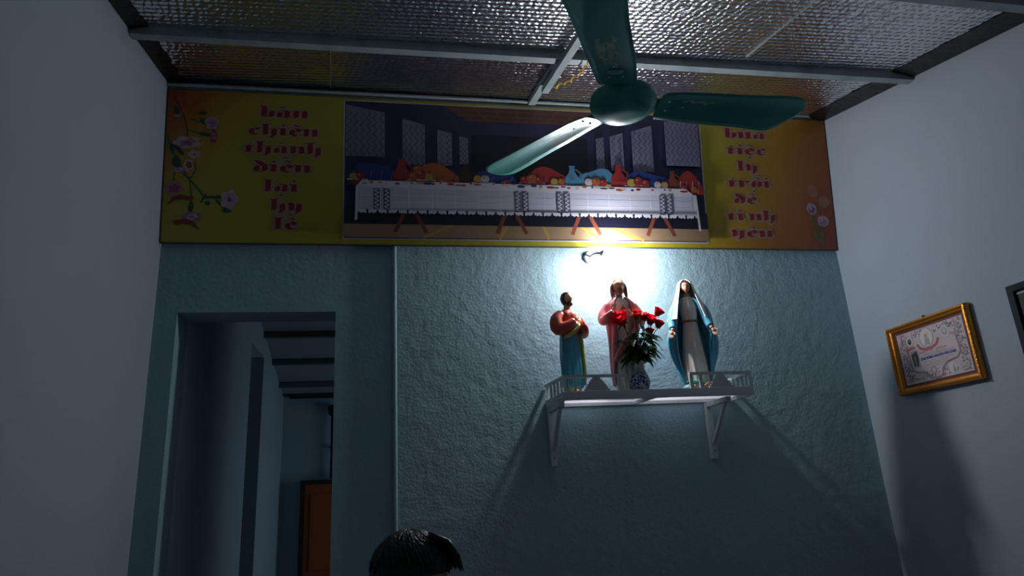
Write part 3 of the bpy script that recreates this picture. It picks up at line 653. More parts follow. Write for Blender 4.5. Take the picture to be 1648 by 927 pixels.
# ------------------------------------------------------------------ statues
SK = mat('painted_skin', (.72, .42, .28), .4); HR = mat('painted_brown_hair', (.10, .045, .025), .45); DK = mat('dark_paint', (.03, .02, .02), .5); LIP = mat('painted_lips', (.45, .10, .08), .5); EW = mat('painted_eye_white', (.8, .78, .74), .4)
def paint(n, c, r=.32): return mat(n, c, r, coat=.25)
def limb(mb, pts, rad, m, seg=12, flat=1): mb.tube(sm([tuple(p) for p in pts], 4), [q[0] for q in sm([(r,) for r in rad], 4)], m, seg, flat=flat)
def head(parent, c, s, hair, beard=False, long_hair=False, veil=None, tilt=0):
    """a modelled head: s = half head height; the face looks along -Y"""
    rot = Matrix.Rotation(tilt, 3, 'X')
    def fn(d):
        k = 1.0
        if d.z < 0: k *= 1 - .20 * (-d.z) ** 1.5 * (1 if abs(d.x) > 0 else 1) * (abs(d.x) * 1.2 + .35)
        if d.y < -.5: k *= 1 - .05 * (-d.y - .5)
        nose = math.exp(-((d.x / .13) ** 2) - (((d.z + .12) / .20) ** 2)) if d.y < 0 else 0
        brow = math.exp(-((d.x / .45) ** 2) - (((d.z - .22) / .09) ** 2)) if d.y < 0 else 0
        sock = sum(math.exp(-(((d.x - e) / .17) ** 2) - (((d.z - .08) / .11) ** 2)) for e in (-.33, .33)) if d.y < 0 else 0
        chin = math.exp(-((d.x / .3) ** 2) - (((d.z + .82) / .18) ** 2)) if d.y < 0 else 0
        return k + .24 * nose + .03 * brow - .07 * sock + .09 * chin
    mb = MB(); mb.ball(c, (s * .74, s * .86, s), SK, 32, fn, rot)
    for e in (-1, 1): mb.ball(Vector(c) + rot @ Vector((e * s * .73, s * .05, -s * .05)), (s * .08, s * .16, s * .22), SK, 8)
    h = mb.build('head', parent)
    for e in (-1, 1):
        mb = MB(); mb.ball(Vector(c) + rot @ Vector((e * s * .27, -s * .74, s * .07)), (s * .11, s * .06, s * .06), EW, 8)
        mb.ball(Vector(c) + rot @ Vector((e * s * .27, -s * .79, s * .07)), (s * .05, s * .03, s * .05), DK, 8)
        mb.build('eye', h)
    for e in (-1, 1):
        mb = MB(); mb.tube([Vector(c) + rot @ Vector((e * s * q, -s * (.83 - q * .18), s * (.24 + .06 * math.sin(q * 5)))) for q in (.12, .25, .38, .48)], s * .028, HR, 6); mb.build('eyebrow', h)
    mb = MB(); mb.ball(Vector(c) + rot @ Vector((0, -s * .80, -s * .46)), (s * .20, s * .07, s * .06), LIP, 8); mb.build('mouth', h)
    if beard:
        mb = MB(); mb.ball(Vector(c) + rot @ Vector((0, -s * .42, -s * .78)), (s * .50, s * .42, s * .42), hair, 18, lambda d: 1 + .06 * math.sin(14 * math.atan2(d.x, -d.y)))
        mb.tube([Vector(c) + rot @ Vector((q * s, -s * (.83 - abs(q) * .3), s * (-.34 - abs(q) * .35))) for q in (-.34, -.2, 0, .2, .34)], s * .05, hair, 6)
        mb.build('beard', h)
    if hair:
        mb = MB()
        def hf(d): return 1.10 + .03 * math.sin(18 * math.atan2(d.x, d.y) + 4 * d.z)
        cc = Vector(c) + rot @ Vector((0, s * .14, s * .10))
        rows_ = MB
        mb.ball(cc, (s * .80, s * .86, s * .94), hair, 28, lambda d: hf(d) * (1.0 if d.y > -.35 or d.z > .62 else .86), rot)
        if long_hair:
            for e in (-1, 1):
                limb(mb, [Vector(c) + Vector((e * s * .62, s * .02, s * .45)), Vector(c) + Vector((e * s * .86, s * .0, -s * .15)), Vector(c) + Vector((e * s * .88, s * .0, -s * .95)), Vector(c) + Vector((e * s * .98, -s * .12, -s * 1.55))], [s * .22, s * .25, s * .24, s * .08], hair, 10)
            limb(mb, [Vector(c) + Vector((0, s * .7, s * .3)), Vector(c) + Vector((0, s * .85, -s * .7)), Vector(c) + Vector((0, s * .8, -s * 1.5))], [s * .5, s * .62, s * .5], hair, 14)
        mb.build('hair', h)
    return h
def hand(mb, c, fdir, pdir, s, m, curl=.25):
    """palm at c; fdir = where the fingers point, pdir = palm normal, s = hand length; five unequal fingers"""
    f = Vector(fdir).normalized(); p = Vector(pdir); p = (p - f * p.dot(f)).normalized(); a = f.cross(p); c = Vector(c)
    mx = Matrix((a, f, p)).transposed()
    mb.ball(c, (s * .22, s * .28, s * .10), m, 14, rot=mx)
    for k, (off, ln) in enumerate(((-.16, .36), (-.055, .46), (.055, .50), (.16, .42))):
        b = c + mx @ Vector((off * s, s * .20, 0)); q = [b]; ang = 0; d0 = Vector((off * .5, 1, 0)).normalized()
        for j, seg_ in enumerate((.45, .32, .23)):
            ang += curl * (1 + .3 * j); q.append(q[-1] + mx @ (Vector((d0.x, math.cos(ang) * d0.y, math.sin(ang))) * ln * s * seg_))
        mb.tube(q, [s * .058, s * .052, s * .046, s * .030], m, 8)
    b = c + mx @ Vector((-.18 * s, -s * .10, 0))
    mb.tube([b, b + mx @ Vector((-.13 * s, .12 * s, .05 * s)), b + mx @ Vector((-.17 * s, .26 * s, .10 * s)), b + mx @ Vector((-.16 * s, .36 * s, .12 * s))], [s * .07, s * .065, s * .055, s * .03], m, 8)
def folds(n, amp, z0, z1, seed=0, lo=.25):
    def fn(a, z):
        t = max(0, min(1, (z1 - z) / (z1 - z0)))
        return 1 + amp * (lo + (1 - lo) * t) * (math.sin(n * a + 2.1 * math.sin(z * 14 + seed)) + .5 * math.sin((n * 1.7 // 1) * a + seed + z * 9)) / 1.3
    return fn
ZS = 1.7412      # top of the base plate
# --- left statue: short dark hair and beard, orange red upper garment, yellow sash, teal robe, hands at the chest
st = empty('robed_statue', (1.936, -.160, ZS), math.radians(30))
tag(st, 'painted statue of a dark haired man in red mantle and teal robe, leftmost on shelf', 'statue')
teal = paint('paint_teal_robe', (.06, .34, .46)); redo = paint('paint_orange_red', (.52, .07, .03)); yel = paint('paint_yellow_trim', (.55, .52, .10)); cream = paint('paint_cream', (.75, .66, .52)); stone = paint('paint_white_base', (.70, .68, .64))
mb = MB(); mb.loft(sm([(0, 0, 0, .056, .050), (.012, 0, 0, .058, .052), (.022, 0, 0, .050, .045), (.026, 0, 0, .03, .03)], 3), stone, 32, lambda a, z: 1 + .04 * math.sin(5 * a)); mb.build('pedestal', st)
mb = MB(); mb.loft(sm([(.045, 0, 0, .040, .034), (.06, 0, 0, .052, .045), (.13, 0, 0, .056, .047), (.22, 0, 0, .056, .045), (.30, 0, 0, .052, .042), (.35, 0, 0, .046, .038)], 5), teal, 72, folds(9, .10, .05, .33, 1)); mb.build('robe', st)
mb = MB(); mb.loft(sm([(.03, 0, 0, .038, .032), (.055, 0, 0, .044, .036), (.075, 0, 0, .040, .034)], 3), yel, 48, folds(9, .08, .03, .08, 2)); mb.build('robe_hem', st)
for e in (-1, 1):
    mb = MB(); mb.ball((e * .020, -.030, .026), (.011, .024, .010), SK, 12); limb(mb, [(e * .020, -.014, .027), (e * .020, -.008, .05)], [.009, .010], SK, 8); mb.build('foot', st)
mb = MB(); mb.loft(sm([(.30, 0, 0, .050, .041), (.33, 0, 0, .055, .045), (.375, 0, 0, .062, .048), (.405, 0, .002, .060, .045), (.425, 0, .003, .040, .034), (.436, 0, .004, .022, .020)], 5), redo, 60, folds(7, .05, .3, .43, 4, .5))
for e, (el, wr) in ((-1, ((-.082, -.012, .325), (-.026, -.062, .362))), (1, ((.082, -.010, .325), (.022, -.064, .350)))):
    limb(mb, [(e * .050, .002, .402), (e * .080, .002, .368), el, ((el[0] + wr[0]) / 2, -.046, .335), wr], [.027, .032, .033, .026, .017], redo, 18)
mb.build('mantle', st)
# sash and hanging front fold
mb = MB(); limb(mb, [(.052, -.026, .392), (.028, -.048, .350), (0, -.052, .325), (-.034, -.042, .300), (-.052, -.014, .285)], [.010, .013, .014, .013, .010], yel, 10, .7)
limb(mb, [(.040, -.038, .31), (.046, -.038, .22), (.050, -.034, .13), (.050, -.028, .062)], [.012, .014, .015, .012], yel, 10, .6); mb.build('sash', st)
mb = MB(); mb.ball((0, -.050, .345), (.018, .012, .020), cream, 12); mb.build('scroll', st)
mb = MB(); hand(mb, (-.016, -.070, .370), (.6, -.1, .8), (.5, .6, .0), .036, SK, .3); mb.build('hand', st)
mb = MB(); hand(mb, (.014, -.072, .356), (-.6, -.1, .75), (-.5, .6, 0), .036, SK, .3); mb.build('hand', st)
mb = MB(); limb(mb, [(0, .004, .425), (0, .0, .458)], [.019, .016], SK, 12); mb.build('neck', st)
head(st, (0, -.004, .486), .034, HR, beard=True)
# --- centre statue: long hair, rose mantle over white robe, heart on the chest
st = empty('robed_statue', (2.213, -.148, ZS), math.radians(-4))
tag(st, 'tall painted statue of a bearded man in a rose mantle, behind the vase', 'statue')
rose_ = paint('paint_rose_mantle_glare_paled', (.62, .20, .24)); whit = paint('paint_white_robe', (.78, .74, .68)); lining = paint('paint_tan_lining', (.50, .30, .18))  # rose mantle colour paled to imitate the lamp's glare
mb = MB(); mb.loft(sm([(0, 0, 0, .068, .058), (.014, 0, 0, .070, .060), (.030, 0, 0, .060, .052), (.034, 0, 0, .04, .04)], 3), stone, 32, lambda a, z: 1 + .03 * math.sin(6 * a)); mb.build('pedestal', st)
mb = MB(); mb.loft(sm([(.040, 0, 0, .052, .045), (.07, 0, 0, .060, .052), (.18, 0, 0, .054, .046), (.30, 0, 0, .050, .042), (.40, 0, 0, .054, .042), (.455, 0, 0, .060, .042), (.48, 0, .002, .042, .034), (.492, 0, .004, .022, .022)], 5), whit, 72, folds(11, .09, .04, .42, 3)); mb.build('robe', st)
for e in (-1, 1):
    mb = MB(); mb.ball((e * .022, -.040, .040), (.012, .024, .010), SK, 12); mb.build('foot', st)
mb = MB(); seg = 60; rows = []
for (z, rx, ry, a0, a1) in sm([(.055, .070, .060, -.30, 3.5), (.12, .074, .062, -.45, 3.6), (.22, .074, .062, -.7, 3.9), (.32, .074, .060, -.9, 4.1), (.41, .080, .058, -.95, 4.15), (.455, .078, .052, -1.0, 4.2), (.485, .050, .042, -1.0, 4.2), (.497, .028, .030, -1.0, 4.2)], 4):
    for lay in (0, 1):
        pass
    rows.append([(z, rx, ry, a0 + (a1 - a0) * k / seg, k) for k in range(seg + 1)])
def shell(mb, rows, m, amp, n, th=.006):
    V = []
    for row in rows:
        r2 = []
        for z, rx, ry, a, k in row:
            f = 1 + amp * math.sin(n * a + 3 * math.sin(z * 11))
            r2.append((mb.bm.verts.new((rx * f * math.cos(a), ry * f * math.sin(a), z)), mb.bm.verts.new(((rx * f - th) * math.cos(a), (ry * f - th) * math.sin(a), z))))
        V.append(r2)
    for i in range(len(V) - 1):
        for k in range(len(V[0]) - 1):
            mb.face([V[i][k][0], V[i][k + 1][0], V[i + 1][k + 1][0], V[i + 1][k][0]], m, True)
            mb.face([V[i][k][1], V[i + 1][k][1], V[i + 1][k + 1][1], V[i][k + 1][1]], m, True)
        for k in (0, -1): mb.face([V[i][k][0], V[i + 1][k][0], V[i + 1][k][1], V[i][k][1]], m)
    for k in range(len(V[0]) - 1): mb.face([V[0][k][0], V[0][k][1], V[0][k + 1][1], V[0][k + 1][0]], m); mb.face([V[-1][k][0], V[-1][k + 1][0], V[-1][k + 1][1], V[-1][k][1]], m)
shell(mb, rows, rose_, .06, 12)
limb(mb, [(.072, -.022, .40), (.060, -.050, .33), (.020, -.068, .27), (-.030, -.062, .22), (-.060, -.035, .17)], [.016, .020, .022, .020, .014], rose_, 12, .7)
mb.build('mantle', st)
mb = MB(); limb(mb, [(-.060, .002, .462), (-.088, .0, .415), (-.098, -.022, .375), (-.085, -.060, .385), (-.060, -.080, .405)], [.022, .026, .025, .020, .014], rose_, 16); mb.build('sleeve', st)
mb = MB(); limb(mb, [(.060, .002, .462), (.086, .002, .415), (.090, -.016, .370), (.060, -.056, .372), (.030, -.072, .392)], [.022, .027, .027, .021, .014], lining, 16); mb.build('sleeve', st)
mb = MB(); hand(mb, (-.056, -.088, .420), (.1, -.2, 1), (.1, -1, .1), .042, SK, .15); mb.build('hand', st)
mb = MB(); hand(mb, (.018, -.078, .404), (-.7, .1, .6), (-.2, .9, 0), .042, SK, .25); mb.build('hand', st)
mb = MB(); mb.ball((0, -.050, .425), (.012, .008, .014), redo, 12); mb.tube([(0, -.052, .437), (0, -.054, .452)], [.005, .001], yel, 8); mb.build('heart', st)
mb = MB(); limb(mb, [(0, .004, .482), (0, 0, .520)], [.020, .017], SK, 12); mb.build('neck', st)
head(st, (0, -.004, .555), .040, mat('brown_hair_glare_lightened', (.30, .17, .12), .5), beard=True, long_hair=True)  # brown hair lightened to imitate glare from the lamp behind
# --- right statue: white veil and dress, blue cloak, open hands
st = empty('robed_statue', (2.560, -.175, ZS), math.radians(-17))
tag(st, 'painted statue of a woman in white veil and open blue cloak, rightmost on shelf', 'statue')
blue = paint('paint_blue_cloak', (.09, .42, .62)); gold = paint('paint_brown_belt', (.30, .15, .06)); grn = paint('paint_green_serpent', (.08, .42, .26)); pinkf = paint('paint_pink_flowers', (.65, .30, .18))
mb = MB(); mb.ball((0, 0, .030), (.072, .060, .034), paint('paint_pale_blue_globe', (.35, .52, .60)), 24)
mb.loft([(0, 0, 0, .066, .056), (.012, 0, 0, .068, .058), (.016, 0, 0, .05, .05)], stone, 32); mb.build('globe_base', st)
mb = MB(); mb.tube([(.055 * math.cos(a), -.045 * abs(math.sin(a)) - .012, .050 + .010 * math.sin(a * 2)) for a in (PI + PI * k / 14 for k in range(15))], [.004 + .004 * math.sin(PI * k / 14) for k in range(15)], grn, 8); mb.build('serpent', st)
for x, z in ((-.040, .040), (-.025, .030), (.030, .032), (.044, .040), (.006, .026)):
    mb = MB(); mb.ball((x, -.058, z), (.011, .008, .010), pinkf, 10, lambda d: 1 + .15 * math.sin(5 * math.atan2(d.z, d.x))); mb.build('flower', st)
mb = MB(); mb.loft(sm([(.045, 0, 0, .052, .042), (.07, 0, 0, .060, .048), (.16, 0, 0, .056, .044), (.26, 0, 0, .046, .040), (.355, 0, 0, .036, .032), (.375, 0, 0, .038, .033), (.43, 0, 0, .044, .034), (.475, 0, .002, .038, .030), (.49, 0, .003, .020, .020)], 5), whit, 72, folds(10, .10, .05, .36, 5)); mb.build('dress', st)
mb = MB(); mb.tube([(.040 * math.cos(a), .036 * math.sin(a), .362) for a in (2 * PI * k / 24 for k in range(25))], .006, gold, 8); mb.build('belt', st)
mb = MB(); rows = []; seg = 64
for (z, rx, ry, a0, a1) in sm([(.045, .062, .050, -.35, 3.5), (.11, .082, .056, -.55, 3.7), (.20, .100, .060, -.62, 3.78), (.27, .108, .062, -.66, 3.82), (.32, .102, .058, -.68, 3.84), (.39, .086, .050, -.75, 3.9), (.45, .066, .044, -.85, 4.0), (.478, .042, .036, -.9, 4.05)], 5):
    rows.append([(z, rx, ry, a0 + (a1 - a0) * k / seg, k) for k in range(seg + 1)])
shell(mb, rows, blue, .075, 16)
for e in (-1, 1):
    limb(mb, [(e * .052, 0, .456), (e * .076, -.006, .405), (e * .086, -.022, .352), (e * .092, -.042, .322)], [.022, .027, .024, .017], blue, 16)
    limb(mb, [(e * .098, -.028, .318), (e * .108, -.022, .26), (e * .100, -.018, .19), (e * .080, -.014, .12)], [.014, .022, .019, .010], blue, 12, .6)
mb.build('cloak', st)
for e in (-1, 1):
    mb = MB(); limb(mb, [(e * .090, -.042, .326), (e * .097, -.052, .312)], [.010, .009], SK, 10); hand(mb, (e * .101, -.058, .300), (e * .30, -.2, -1), (0, -1, .25), .048, SK, .12); mb.build('hand', st)
mb = MB(); limb(mb, [(0, .004, .478), (0, 0, .515)], [.018, .015], SK, 12); mb.build('neck', st)
hd = head(st, (0, -.010, .538), .034, HR)
mb = MB(); V = []
for j in range(15):                 # veil: open shell from the crown down over the shoulders
    t = j / 14; row = []
    if t < .45:
        q = t / .45; z = .586 - .050 * (1 - math.cos(q * PI / 2)) ; rad = .040 * math.sin(q * PI / 2) + .003
        rx, ry, op = rad, rad * 1.08, .78
    else:
        q = (t - .45) / .55; z = .536 - .165 * q; rx = .044 + .066 * q ** 1.05; ry = .046 + .030 * q; op = .78 - .10 * q
    for k in range(49):
        a = -PI / 2 + op + (2 * PI - 2 * op) * k / 48 if t > .30 else -PI / 2 + op * t / .30 + (2 * PI - 2 * op * t / .30) * k / 48
        f = 1 + .04 * q * math.sin(a * 12)
        row.append((rx * f, ry * f, a, z))
    V.append(row)
vv = [[(mb.bm.verts.new((rx * math.cos(a), ry * math.sin(a) + .004, z)), mb.bm.verts.new(((rx - .0035) * math.cos(a), (ry - .0035) * math.sin(a) + .004, z - .002))) for rx, ry, a, z in row] for row in V]
for i in range(14):
    for k in range(48):
        for s_ in (0, 1): mb.face([vv[i][k][s_], vv[i][k + 1][s_], vv[i + 1][k + 1][s_], vv[i + 1][k][s_]], whit, True)
    for k in (0, 48): mb.face([vv[i][k][0], vv[i + 1][k][0], vv[i + 1][k][1], vv[i][k][1]], whit)
mb.build('veil', st, norm=False)

# ------------------------------------------------------------------ vase and roses
def porcelain():
    m = bpy.data.materials.new('blue_and_white_porcelain'); m.use_nodes = True; nt = m.node_tree; b = nt.nodes['Principled BSDF']; b.inputs['Roughness'].default_value = .15
    N = nt.nodes.new; L = nt.links.new
    tc = N('ShaderNodeTexCoord'); n = N('ShaderNodeTexNoise'); n.inputs['Scale'].default_value = 55; n.inputs['Detail'].default_value = 3; n.inputs['Distortion'].default_value = 2; L(tc.outputs['Object'], n.inputs['Vector'])
    s = N('ShaderNodeSeparateXYZ'); L(tc.outputs['Object'], s.inputs[0])
    cr = N('ShaderNodeValToRGB'); e = cr.color_ramp.elements       # pattern band by height
    e[0].position = .10; e[0].color = (0, 0, 0, 1); e[1].position = 1; e[1].color = (0, 0, 0, 1)
    for p, v in ((.16, 1), (.55, 1), (.66, .35), (.78, .0)): k = e.new(p); k.color = (v, v, v, 1)
    mr = N('ShaderNodeMapRange'); mr.inputs['From Max'].default_value = .165; L(s.outputs[2], mr.inputs['Value']); L(mr.outputs[0], cr.inputs[0])
    r2 = N('ShaderNodeValToRGB'); r2.color_ramp.elements[0].position = .42; r2.color_ramp.elements[1].position = .50; r2.color_ramp.elements[0].color = (0, 0, 0, 1); L(n.outputs[0], r2.inputs[0])
    mu = N('ShaderNodeMath'); mu.operation = 'MULTIPLY'; L(cr.outputs[0], mu.inputs[0]); L(r2.outputs[0], mu.inputs[1])
    mx = N('ShaderNodeMixRGB'); mx.inputs[1].default_value = (.72, .74, .78, 1); mx.inputs[2].default_value = (.01, .025, .20, 1); L(mu.outputs[0], mx.inputs[0]); L(mx.outputs[0], b.inputs['Base Color'])
    return m
VX, VY = 2.252, -.212
mb = MB(); PC = porcelain()
prof = sm([(0, .022), (.004, .025), (.012, .027), (.035, .037), (.060, .041), (.085, .036), (.110, .026), (.130, .022), (.150, .026), (.160, .031), (.163, .030), (.150, .022), (.130, .017), (.05, .018), (.02, .012)], 4)
rows = [[mb.bm.verts.new((r_ * math.cos(2 * PI * k / 32), r_ * math.sin(2 * PI * k / 32), z)) for k in range(32)] for z, r_ in [(a_, b_ * 1.12) for a_, b_ in prof]]
for i in range(len(rows) - 1):
    for k in range(32): mb.face([rows[i][k], rows[i][(k + 1) % 32], rows[i + 1][(k + 1) % 32], rows[i + 1][k]], PC, True)
mb.face(rows[0][::-1], PC); mb.face(rows[-1], PC)
vs = mb.build('porcelain_vase', loc=(VX, VY, ZS)); tag(vs, 'blue and white porcelain vase holding the red roses on the shelf', 'vase')
PET = mat('red_petals', (.62, .012, .03), .45, var=(30, (.45, .006, .02), .4, .7)); LF = mat('dark_rose_leaves', (.016, .065, .018), .24, var=(25, (.03, .12, .03), .4, .6))
def thin(m, c, k):            # light shines partly through petals and leaves
    nt = m.node_tree; t = nt.nodes.new('ShaderNodeBsdfTranslucent'); t.inputs[0].default_value = (*c, 1); x = nt.nodes.new('ShaderNodeMixShader'); x.inputs[0].default_value = k
    nt.links.new(nt.nodes['Principled BSDF'].outputs[0], x.inputs[1]); nt.links.new(t.outputs[0], x.inputs[2]); nt.links.new(x.outputs[0], nt.nodes['Material Output'].inputs[0])
thin(PET, (.85, .02, .04), .4); thin(LF, (.10, .22, .03), .2); STM = mat('rose_stem', (.10, .16, .03), .5)
def petal(mb, mx, wd, hh, curl, m):
    V = []
    for i in range(7):
        v = i / 6; row = []
        for k in range(7):
            u = (k / 6 - .5) * 2
            half = wd * (math.sin(min(1, v * 1.05 + .12) * PI * .62)) * (1 - .18 * max(0, v - .8) * 5 * abs(u))
            a = u * half * 1.0
            p = Vector((math.sin(a * 1.15) * 1.0, -math.cos(a * 1.15), v)) 
            r_ = (.35 + .65 * v ** .6) + curl * max(0, v - .6) ** 1.5
            row.append(mb.bm.verts.new(mx @ Vector((p.x * r_, p.y * r_, (v - .12 * abs(u) ** 3 * v) * hh))))
        V.append(row)
    for i in range(6):
        for k in range(6): mb.face([V[i][k], V[i][k + 1], V[i + 1][k + 1], V[i + 1][k]], m, True)
def leafshape(mb, base, d, up, ln, wd, m, droop=.3):
    d = Vector(d).normalized(); s = d.cross(Vector(up)).normalized(); u = s.cross(d); V = []
    for i in range(10):
        t = i / 9; c = Vector(base) + d * ln * t - Vector((0, 0, 1)) * droop * ln * t * t
        wv = wd * math.sin(PI * min(1, t * .97 + .02)) ** .75 * (1 - .35 * t) * (1 + .08 * (-1) ** i)
        V.append([mb.bm.verts.new(c + s * wv * q + u * abs(q) * wv * .35) for q in (-1, -.5, 0, .5, 1)])
    for i in range(9):
        for k in range(4): mb.face([V[i][k], V[i][k + 1], V[i + 1][k + 1], V[i + 1][k]], m, True)
roses = [  # bloom centre, radius, facing, label
 ((2.170, -.225, 2.100), .037, (-.5, -.5, .5), 'widest open red rose, leftmost in the vase, in front of the central statue'),
 ((2.254, -.235, 2.120), .021, (.1, -.8, .6), 'small bright red rose standing between the widest rose and the dark pair'),
 ((2.300, -.205, 2.118), .023, (-.2, -.2, 1), 'dark red rose bud just left of the long bright red bloom'),
 ((2.330, -.225, 2.096), .027, (.3, -.6, .7), 'long bright red rose right of the dark bud, right of the centre'),
 ((2.376, -.215, 2.138), .024, (.5, -.3, .7), 'highest red rose, at the upper right tip of the bouquet'),
 ((2.370, -.215, 2.078), .023, (.3, -.3, .9), 'round dark red rose straight under the highest one'),
 ((2.326, -.195, 2.046), .021, (.0, -.3, .9), 'half hidden dark red rose lowest in the bouquet, above the leaves'),
]
rr = random.Random(11)
for i, (c, r_, f, lab) in enumerate(roses):
    r_ *= 1.08
    ro = empty('red_rose', (VX, VY, ZS + .10)); tag(ro, lab, 'rose', 'red roses in the porcelain vase')
    c = Vector(c) + Vector((0, -.022, .004)) - Vector((VX, VY, ZS + .10)); f = Vector(f).normalized()
    a = (c - f * r_ * .9)
    ang = 2 * PI * i / len(roses); b0 = Vector((.007 * math.cos(ang), .007 * math.sin(ang), -.05))
    mb = MB(); pts = sm([tuple(b0), (b0.x * 1.2, b0.y * 1.2, .065), tuple(Vector((a.x * .45, a.y * .45, a.z * .62))), tuple(a)], 5); mb.tube(pts, .0022, STM, 8); mb.build('stem', ro)
    s_ = f.orthogonal().normalized(); mxr = Matrix((s_, f.cross(s_), f)).transposed().to_4x4(); mxr.translation = a
    mb = MB()
    for ringn, (cnt, rad, hh, cu) in enumerate(((3, .30, 1.15, 0), (4, .50, 1.25, .1), (5, .72, 1.22, .35), (6, .95, 1.08, .8))):
        for k in range(cnt):
            mp = mxr @ Matrix.Rotation(2 * PI * k / cnt + ringn * .7 + rr.uniform(-.15, .15), 4, 'Z') @ Matrix.Diagonal((rad * r_, rad * r_, 1, 1))
            petal(mb, mp, 1.25, hh * r_ * rr.uniform(.92, 1.08) * 1.25, cu, PET)
    mb.build('bloom', ro)
    mb = MB()
    for k in range(5):
        d = mxr.to_3x3() @ Vector((math.cos(k * 1.257), math.sin(k * 1.257), .2)); leafshape(mb, a, d, f, r_ * .9, r_ * .18, LF, .5)
    mb.ball(a, r_ * .22, LF, 8); mb.build('sepals', ro)
    for k in range(8):
        q = Vector(pts[4 + k]); an = rr.uniform(0, 2 * PI)
        an = ang + k * 1.5 + .3
        d = Vector((math.cos(an) * 1.15, math.sin(an) * .75 - .25, rr.uniform(-.35, .6)))
        q = Vector((q.x, q.y, max(q.z, .072)))
        mb = MB(); d.normalize(); q2 = q + d * .028; mb.tube([q, q + d * .015, q2], .0013, STM, 6)
        leafshape(mb, q2, d, (0, -.3, 1), rr.uniform(.050, .074), rr.uniform(.019, .026), LF, rr.uniform(.2, .9))
        for e in (-1, 1):
            dd = (d + Vector((-d.y, d.x, 0)) * e * .9).normalized(); leafshape(mb, q + d * .020, dd, (0, -.2, 1), rr.uniform(.038, .056), rr.uniform(.014, .020), LF, rr.uniform(.2, .8))
        mb.build('leaf', ro)

# ------------------------------------------------------------------ framed certificate on the right wall
GD = mat('gilt_frame', (.62, .24, .035), .30, .75, bump=[(150, .0012)]); GB = mat('gilt_bead', (.80, .42, .08), .25, .8); MB_ = mat('maroon_mount', (.10, .02, .025), .5)
cert = empty('framed_certificate', (W - .004, -.535, 1.685), -PI / 2)
tag(cert, 'gold framed certificate with blue lettering hanging on the pale right wall', 'picture frame')
hw, hh = .252, .338
def frame_prof(mb, hw, hh, prof, m, seg_beads=None):
    V = []
    for (ins, dep) in prof:
        V.append([mb.bm.verts.new((x, -dep, z)) for x, z in ((-hw + ins, ins), (hw - ins, ins), (hw - ins, hh - ins), (-hw + ins, hh - ins))])
    for i in range(len(V) - 1):
        for k in range(4): mb.face([V[i][k], V[i][(k + 1) % 4], V[i + 1][(k + 1) % 4], V[i + 1][k]], m)
mb = MB(); frame_prof(mb, hw, hh, [(0, 0), (0, .022), (.004, .030), (.012, .032), (.018, .024), (.026, .022), (.032, .014), (.034, .010)], GD)
fr = mb.build('frame', cert)
for s_ in (-1, 1):
    mb = MB(); z = .006
    while z < hh - .004: mb.ball((s_ * (hw - .003), -.031, z), (.0035, .0035, .0045), GB, 6); z += .0105
    mb.build('beading', fr)
mb = MB(); mb.poly([(-hw + .030, -.010, .030), (hw - .030, -.010, .030), (hw - .030, -.010, hh - .030), (-hw + .030, -.010, hh - .030)], MB_)
mb.poly([(-hw + .002, -.001, .002), (hw - .002, -.001, .002), (hw - .002, -.001, hh - .002), (-hw + .002, -.001, hh - .002)], MB_); mb.build('mount', cert)
C = dict(paper=ink('cert_paper', (.60, .52, .54), .9), grey=ink('cert_grey', (.16, .17, .18), .9), dk=ink('cert_dark', (.05, .04, .05), .9), red=ink('cert_red', (.48, .12, .12), .9), rose=ink('cert_rose', (.52, .33, .34), .9), blue=ink('cert_blue', (.04, .04, .35), .9), gg=ink('cert_grey_green', (.34, .37, .36), .9), tan=ink('cert_tan', (.40, .30, .22), .9), white=ink('cert_white', (.66, .64, .62), .9), sc=ink('cert_scroll', (.28, .20, .22), .9))
sw, shh = 2 * (hw - .046), hh - .088; sx0, sz0 = -hw + .046, .044
def ct(s, t): return (sx0 + s * sw, sz0 + (1 - t) * shh)       # s from left, t from top
F = Flat(); F.k = 0
F.mb = MB()
def FP(pts, m): F.k += 1; F.mb.poly([(x, -.0112 - F.k * .0000016, z) for x, z in pts], m)
F.p = FP
FP([ct(0, 0), ct(1, 0), ct(1, 1), ct(0, 1)][::-1], C['paper'])
rr = random.Random(5)
for k in range(480):
    side = rr.random()
    if side < .3: s, t = rr.uniform(.02, .14), rr.uniform(.03, .97)
    elif side < .6: s, t = rr.uniform(.87, .98), rr.uniform(.03, .97)
    elif side < .78: s, t = rr.uniform(.05, .95), rr.uniform(.03, .14)
    else: s, t = rr.uniform(.05, .95), rr.uniform(.82, .97)
    x, z = ct(s, t); FP(ell(x, z, rr.uniform(.003, .009), rr.uniform(.0018, .005), rr.uniform(0, 3), 7), C[rr.choice(['grey', 'gg', 'grey', 'rose', 'sc'])])
def oval(s, t, r_, m, ratio=1.12, out=None):
    x, z = ct(s, t)
    if out: FP(ell(x, z, r_ * 1.07, r_ * ratio * 1.07, 0, 28), out)
    FP(ell(x, z, r_, r_ * ratio, 0, 28), m)
